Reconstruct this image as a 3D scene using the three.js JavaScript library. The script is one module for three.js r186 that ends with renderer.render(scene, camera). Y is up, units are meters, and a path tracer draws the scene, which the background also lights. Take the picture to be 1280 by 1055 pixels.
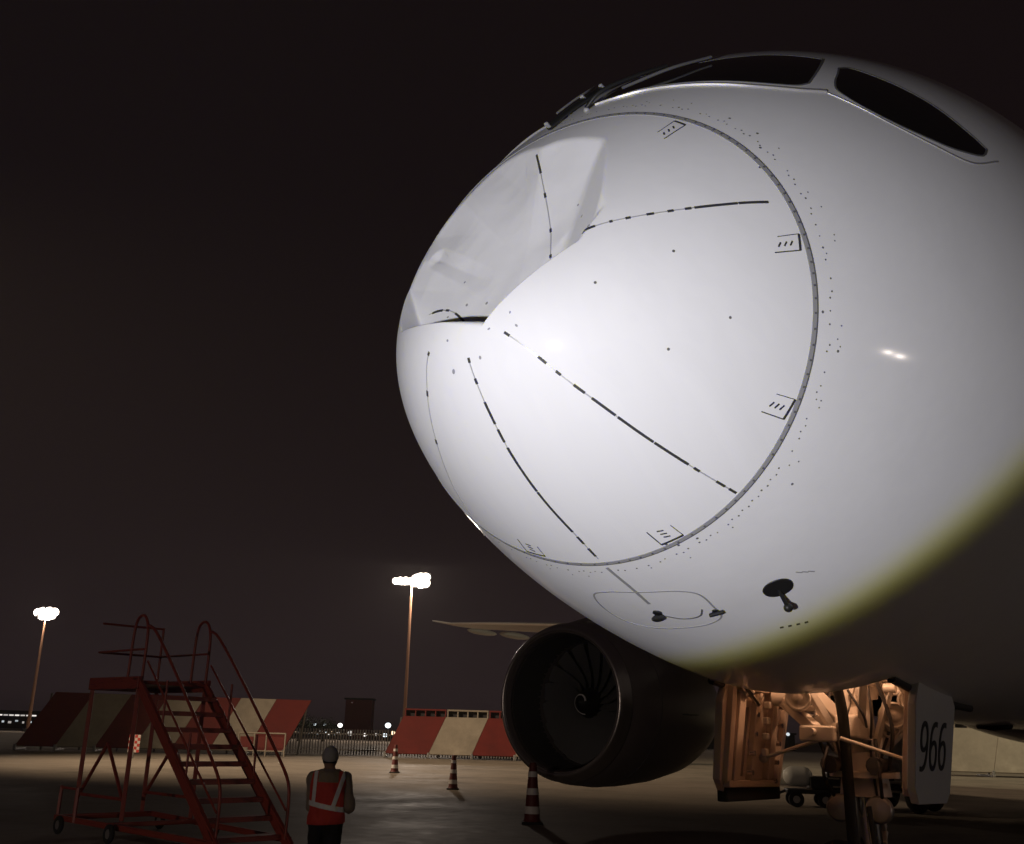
import * as THREE from 'three';
import { RoundedBoxGeometry } from 'three/addons/geometries/RoundedBoxGeometry.js';
import { mergeGeometries, mergeVertices } from 'three/addons/utils/BufferGeometryUtils.js';
import { MarchingCubes } from 'three/addons/objects/MarchingCubes.js';
import { FontLoader } from 'three/addons/loaders/FontLoader.js';
import { TextGeometry } from 'three/addons/geometries/TextGeometry.js';
import { ImprovedNoise } from 'three/addons/math/ImprovedNoise.js';

// ------------------------------------------------------------ camera, sky, exposure
const scene = new THREE.Scene();
const camera = new THREE.PerspectiveCamera(45.694, 1280 / 1055, 0.1, 2000);
camera.position.set(0, 1.77, 0);
camera.rotation.set(0.30175, 0, 0.0272, 'YXZ');
const renderer = new THREE.WebGLRenderer({ antialias: true });
renderer.setSize(1024, 844);
renderer.toneMapping = THREE.LinearToneMapping;
renderer.toneMappingExposure = 1;
renderer.shadowMap.enabled = true;
{ // night sky over a city: dark, a little brighter and browner towards the horizon all round
  const W = 256, H = 128, d = new Float32Array(W * H * 4);
  for (let j = 0; j < H; j++) {
    const up = Math.sin(((j + 0.5) / H - 0.5) * Math.PI), k = Math.exp(-Math.max(0, up) * 5.0);
    const c = up < -0.02 ? [0.006, 0.005, 0.005] : [0.0056 + 0.0125 * k, 0.0034 + 0.0082 * k, 0.0036 + 0.0094 * k];
    for (let i = 0; i < W; i++) d.set([...c, 1], (j * W + i) * 4);
  }
  const t = new THREE.DataTexture(d, W, H, THREE.RGBAFormat, THREE.FloatType);
  t.mapping = THREE.EquirectangularReflectionMapping; t.magFilter = THREE.LinearFilter; t.needsUpdate = true;
  scene.background = t; scene.environment = t;
}

// ------------------------------------------------------------ helpers
let seed = 7;
const rnd = () => { seed = (seed * 1664525 + 1013904223) >>> 0; return seed / 4294967296; };
const V = (x, y, z) => new THREE.Vector3(x, y, z);
const noise3 = new ImprovedNoise();
const used = {};
function numbered(n) { const k = used[n] = (used[n] ?? -1) + 1; return k ? n + '_' + String(k).padStart(3, '0') : n; }
function tag(o, label, category, group, kind) {
  if (label) o.userData.label = label; if (category) o.userData.category = category;
  if (group) o.userData.group = group; if (kind) o.userData.kind = kind; return o;
}
function thing(name, label, category, pos = [0, 0, 0], turn = 0, group) {
  const g = new THREE.Group(); g.name = numbered(name); g.position.set(...pos); g.rotation.y = turn;
  scene.add(g); return tag(g, label, category, group);
}
function part(name, geo, mat, parent) {
  if (Array.isArray(geo)) geo = merge(geo);
  const m = new THREE.Mesh(geo, mat); m.name = parent.isScene ? numbered(name) : name;
  m.castShadow = m.receiveShadow = true; parent.add(m); return m;
}
function merge(list) {
  return mergeGeometries(list.map((g) => { g = g.index ? g.toNonIndexed() : g.clone(); for (const k of Object.keys(g.attributes)) if (!['position', 'normal', 'uv'].includes(k)) g.deleteAttribute(k);
    if (!g.attributes.uv) g.setAttribute('uv', new THREE.BufferAttribute(new Float32Array(g.attributes.position.count * 2), 2)); return g; }));
}
const mat = (c, roughness = 0.6, metalness = 0, o = {}) => new THREE.MeshStandardMaterial({ color: new THREE.Color().setRGB(...c), roughness, metalness, side: THREE.DoubleSide, ...o });
const glow = (c, s) => new THREE.MeshStandardMaterial({ color: 0x000000, emissive: new THREE.Color().setRGB(...c), emissiveIntensity: s });
function bar(a, b, r, r2 = r, seg = 12) { // round bar from a to b
  const d = b.clone().sub(a), g = new THREE.CylinderGeometry(r2, r, d.length(), seg);
  g.applyQuaternion(new THREE.Quaternion().setFromUnitVectors(V(0, 1, 0), d.clone().normalize()));
  return g.translate((a.x + b.x) / 2, (a.y + b.y) / 2, (a.z + b.z) / 2);
}
function beam(a, b, w, h, up = V(0, 1, 0)) { // rectangular bar, h along up, w across
  const d = b.clone().sub(a), l = d.length(), x = d.normalize(), z = x.clone().cross(up).normalize(), y = z.clone().cross(x);
  const g = new RoundedBoxGeometry(l, h, w, 1, Math.min(w, h) * 0.15);
  g.applyMatrix4(new THREE.Matrix4().makeBasis(x, y, z)); return g.translate((a.x + b.x) / 2, (a.y + b.y) / 2, (a.z + b.z) / 2);
}
const box = (x, y, z, cx, cy, cz, r = 0.01) => new RoundedBoxGeometry(x, y, z, 1, Math.min(r, x / 3, y / 3, z / 3)).translate(cx, cy, cz);
function tube(pts, r, n = 40, closed = false, seg = 8) { return new THREE.TubeGeometry(new THREE.CatmullRomCurve3(pts, closed, 'centripetal'), n, r, seg, closed); }
function lathe(pts, seg = 32) { return new THREE.LatheGeometry(pts.map((p) => new THREE.Vector2(...p)), seg); }
function noiseTexture(n, fn, srgb, repeat = 1) {
  const d = new Uint8Array(n * n * 4);
  for (let j = 0; j < n; j++) for (let i = 0; i < n; i++) { const c = fn(i / n, j / n); for (let k = 0; k < 3; k++) d[(j * n + i) * 4 + k] = Math.max(0, Math.min(255, c[k] * 255)); d[(j * n + i) * 4 + 3] = 255; }
  const t = new THREE.DataTexture(d, n, n); t.wrapS = t.wrapT = THREE.RepeatWrapping; t.magFilter = THREE.LinearFilter; t.minFilter = THREE.LinearMipmapLinearFilter; t.generateMipmaps = true;
  if (srgb) t.colorSpace = THREE.SRGBColorSpace; t.repeat.set(repeat, repeat); t.needsUpdate = true; return t;
}
// noise on a torus so that the texture tiles
function tn(u, v, f, s = 0) { let r = 0; const P = f; 
  const w = (x, y) => noise3.noise(x, y, s);
  const x = u * P, y = v * P, fx = u, fy = v;
  r = w(x, y) * (1 - fx) * (1 - fy) + w(x - P, y) * fx * (1 - fy) + w(x, y - P) * (1 - fx) * fy + w(x - P, y - P) * fx * fy; return r; }

// ------------------------------------------------------------ materials
const bumpPaint = noiseTexture(256, (u, v) => { const k = 0.5 + 0.3 * tn(u, v, 6, 3.1) + 0.2 * tn(u, v, 28, 5.7); return [k, k, k]; });
bumpPaint.repeat.set(1.3, 1.3);
const paintTone = noiseTexture(512, (u, v) => { const k = 0.905 + 0.012 * tn(u, v, 4, 1.3) + 0.008 * tn(u, v, 13, 8.2); return [k, k, k * 1.005]; }, true);
const paintRough = noiseTexture(256, (u, v) => { const k = 0.74 + 0.08 * tn(u, v, 3, 2.2) + 0.04 * tn(u, v, 11, 9.1); return [k, k, k]; });
const M = {
  paint: new THREE.MeshPhysicalMaterial({ roughness: 0.6, specularIntensity: 0.25, clearcoat: 0.4, clearcoatRoughness: 0.1, side: THREE.DoubleSide, map: paintTone, roughnessMap: paintRough, bumpMap: bumpPaint, bumpScale: 0.0004 }),
  radome: new THREE.MeshPhysicalMaterial({ roughness: 0.6, specularIntensity: 0.12, clearcoat: 0.09, clearcoatRoughness: 0.1, side: THREE.DoubleSide, map: paintTone, roughnessMap: paintRough, bumpMap: bumpPaint, bumpScale: 0.0003 }),
  seam: mat([0.30, 0.30, 0.31], 0.5), seamDark: mat([0.12, 0.12, 0.125], 0.55), trim: mat([0.5, 0.49, 0.49], 0.35, 0.4),
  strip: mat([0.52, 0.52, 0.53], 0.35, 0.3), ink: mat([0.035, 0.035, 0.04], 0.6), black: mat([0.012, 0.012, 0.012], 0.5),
  glass: new THREE.MeshPhysicalMaterial({ color: new THREE.Color().setRGB(0.006, 0.006, 0.006), roughness: 0.06, clearcoat: 0.4, side: THREE.DoubleSide }),
  nacelle: mat([0.22, 0.19, 0.19], 0.33), lip: mat([0.55, 0.52, 0.5], 0.3, 0.9), fan: mat([0.12, 0.12, 0.125], 0.75, 0.3), duct: mat([0.09, 0.088, 0.088], 0.9),  // fan and duct darker than real ones, inlet shade put into their colour
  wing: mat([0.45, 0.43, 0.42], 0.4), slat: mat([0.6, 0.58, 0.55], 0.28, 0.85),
  gear: mat([0.62, 0.55, 0.48], 0.42, 0, { bumpMap: bumpPaint, bumpScale: 0.002 }), gearDark: mat([0.05, 0.045, 0.045], 0.5), chrome: mat([0.75, 0.72, 0.7], 0.16, 1), rubber: mat([0.018, 0.017, 0.017], 0.85),
  doorIn: mat([0.56, 0.43, 0.34], 0.5, 0, { bumpMap: bumpPaint, bumpScale: 0.003 }),
  hose: mat([0.012, 0.012, 0.012], 0.7), hub: mat([0.4, 0.38, 0.36], 0.4, 0.6),
  redSteel: mat([0.30, 0.05, 0.035], 0.45, 0, { map: noiseTexture(256, (u, v) => { const n = tn(u, v, 8, 2) + 0.7 * tn(u, v, 30, 5), c = n > 0.3 ? 0.5 : 0.95; return [c + 0.03, c, c * 0.96]; }, true) }),
  fenceRed: mat([0.17, 0.013, 0.009], 0.65), fenceWhite: mat([0.38, 0.335, 0.28], 0.65), fenceTop: mat([0.14, 0.014, 0.011], 0.7), steel: mat([0.35, 0.34, 0.33], 0.45, 0.7),
  pole: mat([0.42, 0.22, 0.13], 0.6), dark: mat([0.03, 0.028, 0.03], 0.8), leaf: mat([0.03, 0.045, 0.025], 0.9), bark: mat([0.06, 0.045, 0.035], 0.9),
};
const weather = noiseTexture(512, (u, v) => { const n = tn(u, v, 5, 1.1) + 0.6 * tn(u, v, 17, 3.3) + 0.4 * tn(u, v, 50, 6.6), k = 0.9 + 0.12 * n; return [k, k * 0.985, k * 0.96]; }, true);
for (const m of [M.fenceRed, M.fenceWhite]) { m.map = weather; }

// ------------------------------------------------------------ ground
{
  const g = new THREE.CircleGeometry(1500, 96).rotateX(-Math.PI / 2), p = g.attributes.position, uv = g.attributes.uv;
  for (let i = 0; i < p.count; i++) uv.setXY(i, p.getX(i) / 14, p.getZ(i) / 14);
  const tone = noiseTexture(1024, (u, v) => { const n = tn(u, v, 4, 2.2) * 0.9 + tn(u, v, 11, 7.7) * 0.7 + tn(u, v, 40, 3.9) * 0.5 + tn(u, v, 160, 8.8) * 0.5, stain = Math.max(0, tn(u, v, 9, 5.5) - 0.25) * 0.5; const k = 0.56 + 0.08 * n - 0.55 * stain; return [k, k * 0.93, k * 0.85]; }, true);
  const rough = noiseTexture(512, (u, v) => { const k = 0.62 + 0.16 * tn(u, v, 7, 4.1) + 0.12 * tn(u, v, 45, 1.9); return [k, k, k]; });
  const bump = noiseTexture(512, (u, v) => { const k = 0.5 + 0.25 * tn(u, v, 60, 1) + 0.25 * tn(u, v, 200, 2); return [k, k, k]; });
  tag(part('apron_ground', g, new THREE.MeshPhysicalMaterial({ roughness: 1, specularIntensity: 0.04, map: tone, roughnessMap: rough, bumpMap: bump, bumpScale: 0.004 }), scene), 'wide concrete apron stretching out to the fences under the lights', null, null, 'structure');
}

// ------------------------------------------------------------ lamps of the place
function spot(parent, color, cd, pos, to, angle, penumbra, radius) {
  const l = new THREE.SpotLight(new THREE.Color().setRGB(...color), cd, 0, angle, penumbra, 2);
  l.position.set(...pos); l.target.position.set(...to); l.castShadow = true; l.shadow.radius = radius; l.shadow.mapSize.set(2048, 2048); l.name = 'lamp';
  parent.add(l); parent.add(l.target); l.target.name = 'aim'; return l;
}
{ // work light on a tripod beside the camera, shining up at the nose
  const L = [-1.9, 0.9, 0.8], ax = V(0.206, 0.576, -0.791).normalize();
  const t = thing('work_light', 'round white spot lamp on a black tripod aimed at the aircraft nose', 'work light', [L[0], 0, L[2]]);
  const back = ax.clone().multiplyScalar(-0.22), q = new THREE.Quaternion().setFromUnitVectors(V(0, 1, 0), ax), c = V(0, L[1], 0).addScaledVector(ax, -0.03);
  const house = lathe([[0, -0.22], [0.07, -0.22], [0.1, -0.12], [0.14, 0.0], [0.145, 0.0], [0.11, -0.13], [0.075, -0.24], [0, -0.24]], 32).applyQuaternion(q).translate(c.x, c.y, c.z);
  part('housing', house, M.black, t);
  part('lamp_lens', new THREE.CircleGeometry(0.135, 32).rotateX(-Math.PI / 2).applyQuaternion(q).translate(c.x, c.y, c.z), glow([1, 1, 1], 8), t);
  part('pole', bar(V(0, 0.4, 0.12), V(0, L[1] - 0.12, 0.12), 0.018), M.black, t);
  for (let k = 0; k < 3; k++) part('leg', bar(V(0, 0.45, 0.12), V(0.55 * Math.sin(k * 2.1), 0, 0.12 + 0.55 * Math.cos(k * 2.1)), 0.014), M.black, t);
  const rel = (k) => [0, L[1], 0].map((v, i) => v + ax.getComponent(i) * k);
  const A = 27.37 * Math.PI / 180;
  // one lamp; its lens spreads yellow a little wider than blue, which leaves the yellow rim of the beam
  spot(t, [1.0, 0.93, 0.05], 160, rel(0.01), rel(3), A + 0.007, 0.042, 4);
  spot(t, [0.0, 0.05, 0.98], 160, rel(0.01), rel(3), A + 0.0005, 0.042, 4);
}
function mast(pos, h, heads, color, cd, aim, label, angle = 0.9, pen = 1, emit = 60, halo) {
  const t = thing('light_mast', label, 'light mast', pos, 0);
  part('mast_pole', bar(V(0, 0, 0), V(0, h - 0.6, 0), 0.32, 0.16, 14), M.pole, t);
  part('base', box(1.2, 0.5, 1.2, 0, 0.25, 0, 0.08), M.dark, t);
  const x0 = Math.min(...heads.map((v) => v[0])), x1 = Math.max(...heads.map((v) => v[0]));
  part('crossbar', box(x1 - x0 + 0.6, 0.14, 0.14, (x0 + x1) / 2, h - 0.6, 0), M.steel, t);
  const dir = V(aim[0] - pos[0], 0, aim[2] - pos[2]).normalize(), turn = Math.atan2(dir.x, dir.z);
  let hi = 0;
  for (const [x, y, s] of heads) {
    const hd = part('floodlight', box(s, s * 0.8, 0.3, 0, 0, -0.17, 0.05), M.dark, t); hd.position.set(x, h + y, 0.1 + 0.02 * hi++); hd.rotation.set(0.35, turn, 0, 'YXZ');
    part('lamp_face', new THREE.CircleGeometry(s * 0.46, 20).translate(0, 0, 0.02), glow(color, emit), hd);
  }
  const y = h - 0.2, rel = aim.map((v, i) => v - pos[i]);
  if (cd) spot(t, color, cd, [dir.x * 0.8, y, dir.z * 0.8], rel, angle, pen, 40);
  if (halo) for (const [hx, hy, I] of halo) { const l = new THREE.PointLight(new THREE.Color().setRGB(...color), I, 0, 2); l.position.set(hx, h + hy, 0.45); l.shadow.radius = 15; l.castShadow = true; l.name = 'lamp'; t.add(l); }
  return t;
}
const WARM = [1, 0.76, 0.52];
scene.fog = new THREE.FogExp2(new THREE.Color().setRGB(0.8, 0.76, 0.74), 0.0002);
mast([-15.9, 0, -167], 25.6, [[0.7, 0.35, 1.6], [1.5, 0.5, 1.9], [2.25, 0.55, 1.8], [0.8, -0.35, 1.5], [1.5, -0.4, 1.8], [2.25, -0.3, 1.7], [-0.1, 0.0, 1.2], [-1.0, 0, 1.35], [-1.9, -0.05, 1.4], [-2.7, -0.1, 1.15]], [1, 0.84, 0.7], 0, [-5, 0, -60], 'tall floodlight mast with two bright lamp clusters beside the striped fence', 0.6, 1, 9, [[1.5, 0, 2000], [-1.6, -0.05, 600]]);
mast([-79.2, 0, -175], 19.6, [[-1.4, 0, 1.5], [-0.5, 0.1, 1.8], [0.5, 0.15, 1.8], [1.4, 0.1, 1.6], [-0.5, -0.6, 1.5], [0.5, -0.6, 1.6], [1.2, -0.5, 1.3]], [1, 0.84, 0.7], 0, [-20, 0, -60], 'distant floodlight mast at the far left with one lamp cluster', 0.6, 1, 9, [[0, -0.3, 1500]]);
mast([-42, 0, -38], 25, [[-1, 0, 0.8], [0, 0.1, 0.8], [1, 0, 0.8]], WARM, 9000, [15, 0, -62], 'tall floodlight mast standing just off to the left of the apron', 0.62, 1, 10);
mast([54, 0, -50], 25, [[-1, 0, 0.8], [0, 0.1, 0.8], [1, 0, 0.8]], [1, 0.9, 0.6], 2000, [28, 0, -62], 'tall floodlight mast standing off to the right of the apron', 0.8, 1, 10);
{ // tow tractor far to the right with its headlamps on: the small bright streak on the hull
  const t = thing('tow_tractor', 'low white tow tractor off to the right with its headlamps on', 'tow tractor', [44, 0, 4.5], Math.PI - 0.23);
  part('body', [box(5.4, 0.9, 2.3, 0, 0.95, 0, 0.12), box(2.0, 0.4, 2.2, 1.6, 1.55, 0, 0.1)], M.fenceWhite, t); part('cab', box(1.5, 0.9, 2.0, -0.6, 1.85, 0, 0.1), M.fenceWhite, t); part('cab_window', box(1.54, 0.5, 1.8, -0.6, 1.95, 0, 0.03), M.glass, t);
  for (const x of [-1.7, 1.7]) for (const z of [-1.1, 1.1]) { const w = part('wheel', new THREE.CylinderGeometry(0.5, 0.5, 0.4, 28).rotateX(Math.PI / 2).translate(x, 0.5, z), M.rubber, t); part('rim', new THREE.CylinderGeometry(0.26, 0.26, 0.42, 20).rotateX(Math.PI / 2).translate(x, 0.5, z), M.hub, w); }
  for (const z of [-0.8, 0.8]) { part('headlamp', new THREE.CircleGeometry(0.13, 24).rotateY(Math.PI / 2).translate(2.715, 0.95, z), glow([1, 0.86, 0.76], 20), t); spot(t, [1, 0.86, 0.76], 62, [2.74, 0.95, z], [45, 3.0, z], 0.3, 1, 6); }
}
{ // unseen floodlight stand added behind the camera to light the person and the steps
  const t = thing('added_flood_stand', 'unseen low floodlight on a stand, added to light the person and the steps', 'floodlight', [-15, 0, 13]), d = V(0.36, -0.05, -0.93).normalize(), turn = Math.atan2(d.x, d.z);
  part('pole', bar(V(0, 0, 0), V(0, 3.1, 0), 0.04), M.steel, t); part('base', box(0.9, 0.12, 0.9, 0, 0.06, 0, 0.03), M.dark, t);
  const h = part('floodlight', box(0.5, 0.36, 0.2, 0, 0, -0.12, 0.03), M.dark, t); h.position.set(0, 3.25, 0); h.rotation.y = turn;
  part('lamp_face', new THREE.PlaneGeometry(0.44, 0.3), glow([1, 0.8, 0.66], 6), h);
  spot(t, [1, 0.8, 0.66], 180, [d.x * 0.05, 3.25, d.z * 0.05], [9.8, 0.9, -28], 0.23, 0.8, 10);
}
// ------------------------------------------------------------ aircraft: hull surface in metres aft of the nose tip (x), to port (y), above the centreline (z)
const PSI = 0.64576, ZC = 5.008, ZN = -1.1198, HW = 2.885, HH = 2.985;
const prof = (u, p, q) => Math.pow(1 - Math.pow(1 - Math.min(1, Math.max(0, u)), p), 1 / q);
function hull(x, th) {
  const zt = ZN + (HH - ZN) * prof(x / 6.2343, 1.9945, 1.4371), zb = ZN + (-HH - ZN) * prof(x / 6.6339, 2.0868, 2.0012), w = HW * prof(x / 7.1294, 1.8712, 1.9633);
  let c = Math.cos(th), s = Math.sin(th), k = 1, lift = 0;
  if (x > 38) { k = 1 - 0.85 * Math.pow((x - 38) / 18, 1.6); lift = (1 - k) * 1.6; }
  return V(x, (zt + zb) / 2 + (zt - zb) / 2 * s * k + lift, w * c * k); // local axes: x aft, y up (above the centreline), z port
}
// the dent: the surface in front of this plane is pushed in to the facets of a crumpled dish
const DN = V(-0.8999, 0.4327, -0.046).normalize(), DC = -0.52431, E1 = V(-0.433, -0.901, 0), E2 = V(0.042, -0.02, -0.999);
const edgeWall = (a, b, s, off = 0) => { const dx = b[0] - a[0], dy = b[1] - a[1], l = Math.hypot(dx, dy), nx = dy / l, ny = -dx / l; const side = Math.sign((0.25 - a[0]) * nx + (0.1 - a[1]) * ny); return (u, v) => s * (-side * ((u - a[0]) * nx + (v - a[1]) * ny)) + off; };
const B = [1.075, -0.05], L0 = [0.9, 0.56], C3 = [0.63, -0.5], D3 = [0.36, -0.6], E3 = [-0.30, -0.335], G3 = [-0.85, 0.15], I3 = [0.16, 0.95];
const walls = [edgeWall(L0, B, 1.5), edgeWall(B, C3, 3.5), edgeWall(C3, D3, 2.2), (u, v) => -0.265 - 0.111 * u - 0.503 * v, edgeWall([0.1, 1.24], [1.0, 0.74], 2.5)], lip = edgeWall(B, C3, 1);
const smax = (a, b, k) => { const h = Math.max(k - Math.abs(a - b), 0) / k; return Math.max(a, b) + h * h * k * 0.25; };
function dish(u, v) { // height of the crumpled skin over the cutting plane
  let g = 0.012 - 0.34 * (u + 0.5) - 0.25 * Math.max(0, v - 0.05);
  g = smax(g, -0.11 - 0.19 * u - 0.08 * Math.max(0, v - 0.05), 0.08);
  const fold = (ax, ay, bx, by, h, w) => { const dx = bx - ax, dy = by - ay, l2 = dx * dx + dy * dy, t = Math.min(1, Math.max(0, ((u - ax) * dx + (v - ay) * dy) / l2)), r = Math.hypot(u - ax - t * dx, v - ay - t * dy); return h * Math.max(0, 1 - r / w) * (1 - 0.85 * t); };
  g += fold(0.02, 0.86, 0.38, 0.36, -0.026, 0.08) + fold(-0.45, 0.80, 0.15, 0.25, 0.05, 0.30) + fold(0.0, 0.98, 0.2, 0.5, 0.03, 0.20) + fold(-0.62, 0.1, 0.15, -0.02, 0.014, 0.13);
  const ridge = (f, z) => 1 - 2 * Math.abs(noise3.noise(u * f, v * f, z));
  g += 0.012 * noise3.noise(u * 2.2, v * 2.2, 4.2) + 0.007 * ridge(1.9, 2.7) + 0.0014 * ridge(4.5, 6.1) + 0.0006 * noise3.noise(u * 11, v * 11, 1.2);
  for (const k of walls) g = smax(g, k(u, v), 0.02);
  return g;
}
function dent(p) {
  const d = p.dot(DN) - DC; if (p.x > 1.7 || d < -0.6) return p;
  const q = p.clone().addScaledVector(DN, -d - DC), u = q.dot(E1), v = q.dot(E2), g = dish(u, v);
  const k = 0.012 + 0.06 * Math.max(0, 1 - Math.abs(lip(u, v)) / 0.25) * (u > 0.35 ? 1 : Math.max(0, 1 - (0.35 - u) / 0.3)), h = -smax(-d, -g, k); // the lower right lip is rolled, the rest sharply creased
  return p.addScaledVector(DN, h - d);
}
const skin = (x, th) => dent(hull(x, th));
function skinN(x, th) { // outward normal
  const e = 2e-3, a = skin(x + e, th).sub(skin(Math.max(1e-5, x - e), th)), b = skin(x, th + e).sub(skin(x, th - e)), n = b.cross(a).normalize();
  const c = hull(x, th).sub(V(x + 0.6, ZN, 0)); return n.dot(c) < 0 ? n.negate() : n;
}
function ringX(th) { let x = 1.1155; for (let i = 0; i < 6; i++) x = 1.1155 - 0.1907 * (hull(x, th).y - ZN); return x; }

const plane = thing('airliner', 'large white twin engine airliner parked at night with a dented nose', 'airplane', [-0.23, ZC, -4.8409], Math.PI / 2 - PSI);
// note: the group's base point lies under the nose; its children are built about the hull's centreline
plane.position.y = 0; const lift = (g) => g.translate(0, ZC, 0);
function P(name, geo, m, parent = plane) { if (Array.isArray(geo)) geo = merge(geo); return part(name, lift(geo.clone()), m, parent); }
function grid(nu, nv, fn, closed, keep) { // surface with smooth normals and uv in metres
  const pos = [], uv = [], idx = [];
  for (let i = 0; i <= nu; i++) for (let j = 0; j <= nv; j++) { const p = fn(i / nu, j / nv); pos.push(p.x, p.y, p.z); uv.push(p.u ?? p.x, p.v ?? p.y); }
  for (let i = 0; i < nu; i++) for (let j = 0; j < nv; j++) { if (keep && !keep((i + 0.5) / nu, (j + 0.5) / nv)) continue; const a = i * (nv + 1) + j, b = a + nv + 1; idx.push(a, a + 1, b, b, a + 1, b + 1); }
  const g = new THREE.BufferGeometry(); g.setAttribute('position', new THREE.Float32BufferAttribute(pos, 3)); g.setAttribute('uv', new THREE.Float32BufferAttribute(uv, 2)); g.setIndex(idx); g.computeVertexNormals();
  if (closed) { const n = g.attributes.normal; for (let i = 0; i <= nu; i++) { const a = i * (nv + 1), b = a + nv, v = V(n.getX(a) + n.getX(b), n.getY(a) + n.getY(b), n.getZ(a) + n.getZ(b)).normalize(); n.setXYZ(a, v.x, v.y, v.z); n.setXYZ(b, v.x, v.y, v.z); } }
  return g;
}
const withUV = (p, th, x) => { p.u = x; p.v = th * 1.6; return p; };
// hull ahead of the joint ring, finely meshed for the creases
P('radome', grid(230, 720, (s, t) => { const th = t * Math.PI * 2, x = Math.max(2e-5, ringX(th) * s * s); const p = skin(x, th); p.u = p.z; p.v = p.y + 0.6 * p.x; return p; }, true), M.radome);
const BAY = { x0: 4.25, x1: 6.6, w: 0.74 };
const fuse = [];
P('fuselage', [grid(130, 400, (s, t) => { const th = t * Math.PI * 2, x0 = ringX(th), x = x0 + (7.2 - x0) * s; return withUV(skin(x, th), th, x); }, true,
  (s, t) => { const th = t * Math.PI * 2, x0 = ringX(th), x = x0 + (7.2 - x0) * s, p = hull(x, th); return !(Math.sin(th) < -0.5 && x > BAY.x0 && x < BAY.x1 && Math.abs(p.z) < BAY.w); }),
  grid(60, 200, (s, t) => { const th = t * Math.PI * 2, x = 7.2 + (56 - 7.2) * s; return withUV(hull(x, th), th, x); }, true)], M.paint);
// raised strips and lines that follow the skin
function ribbon(pts, width, h, rnds) { // pts: [x, theta] list (already dense)
  const pos = [], idx = [];
  const P3 = pts.map(([x, t]) => skin(x, t)), N3 = pts.map(([x, t]) => skinN(x, t));
  for (let i = 0; i < pts.length; i++) {
    const a = P3[Math.max(0, i - 1)], b = P3[Math.min(pts.length - 1, i + 1)], d = b.clone().sub(a).normalize(), s = d.cross(N3[i]).normalize().multiplyScalar(width / 2), p = P3[i], n = N3[i];
    for (const [k, z] of [[-1.12, -0.002], [-1, h], [1, h], [1.12, -0.002]]) { const q = p.clone().addScaledVector(s, k).addScaledVector(n, z); pos.push(q.x, q.y, q.z); }
    if (i) for (let k = 0; k < 3; k++) { const o = (i - 1) * 4 + k, e = i * 4 + k; idx.push(o, o + 1, e, e, o + 1, e + 1); }
  }
  for (const o of [0, (pts.length - 1) * 4]) idx.push(o, o + 1, o + 2, o, o + 2, o + 3);
  const g = new THREE.BufferGeometry(); g.setAttribute('position', new THREE.Float32BufferAttribute(pos, 3)); g.setIndex(idx);
  const f = g.toNonIndexed(); f.computeVertexNormals(); return f;
}
function path(list, n = 60, closed = false) { // smooth path through [x, theta] points, even in x-root and angle
  const c = new THREE.CatmullRomCurve3(list.map(([x, t]) => V(Math.sqrt(x), t, 0)), closed, 'centripetal');
  return c.getSpacedPoints(n).map((p) => [p.x * p.x, p.y]);
}
const cut = (pts, a, b) => { const n = pts.length - 1, out = [], m = Math.max(2, Math.ceil((b - a) * n)); for (let i = 0; i <= m; i++) { const f = (a + (b - a) * i / m) * n, k = Math.min(n - 1, Math.floor(f)), r = f - k; out.push([pts[k][0] * (1 - r) + pts[k + 1][0] * r, pts[k][1] * (1 - r) + pts[k + 1][1] * r]); } return out; };
{
  const full = []; for (let i = 0; i <= 480; i++) { const t = i / 480 * Math.PI * 2; full.push([ringX(t), t]); }
  const j = P('radome_joint', ribbon(full, 0.030, 0.003), M.seam);
  const sh = full.map(([x, t]) => [x + 0.012, t]); part('joint_gap', lift(ribbon(sh, 0.007, 0.0045)), M.seamDark, j);
  const sc = []; for (let i = 0; i < 120; i++) { const t = i / 120 * Math.PI * 2 + 0.01 * Math.sin(i * 7); sc.push(ribbon([[ringX(t) - 0.004, t], [ringX(t) + 0.006, t + 0.001]], 0.011, 0.0055)); }
  tag(part('joint_screws', lift(merge(sc)), M.seamDark, j), null, null, null, 'stuff');
  // rivets behind the joint
  const rv = []; const dot = (x, t, r) => { const g = new THREE.CylinderGeometry(r, r, 0.003, 8), p = skin(x, t), n = skinN(x, t); g.applyQuaternion(new THREE.Quaternion().setFromUnitVectors(V(0, 1, 0), n)); rv.push(g.translate(p.x, p.y, p.z)); };
  for (let i = 0; i < 260; i++) { const t = i / 260 * Math.PI * 2; if (rnd() < 0.62) dot(ringX(t) + 0.085 + 0.012 * (i % 2), t, 0.0042 + 0.002 * rnd()); if (rnd() < 0.12) dot(ringX(t) + 0.12 + 0.05 * rnd(), t, 0.0045); }
  for (const [x, t] of [[1.148, -0.248], [1.291, -0.379], [1.474, -0.851], [1.05, 0.6], [1.02, 0.75], [1.3, -1.3], [1.32, -1.34], [1.345, -1.27], [1.36, -1.2], [0.5, -0.5], [0.45, 0.1], [0.7, -0.3], [0.2, 0.0], [0.93, 0.42], [1.0, 0.52]]) dot(x, t, 0.008);
  tag(P('rivets', merge(rv), M.seamDark), null, null, null, 'stuff');
}
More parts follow.
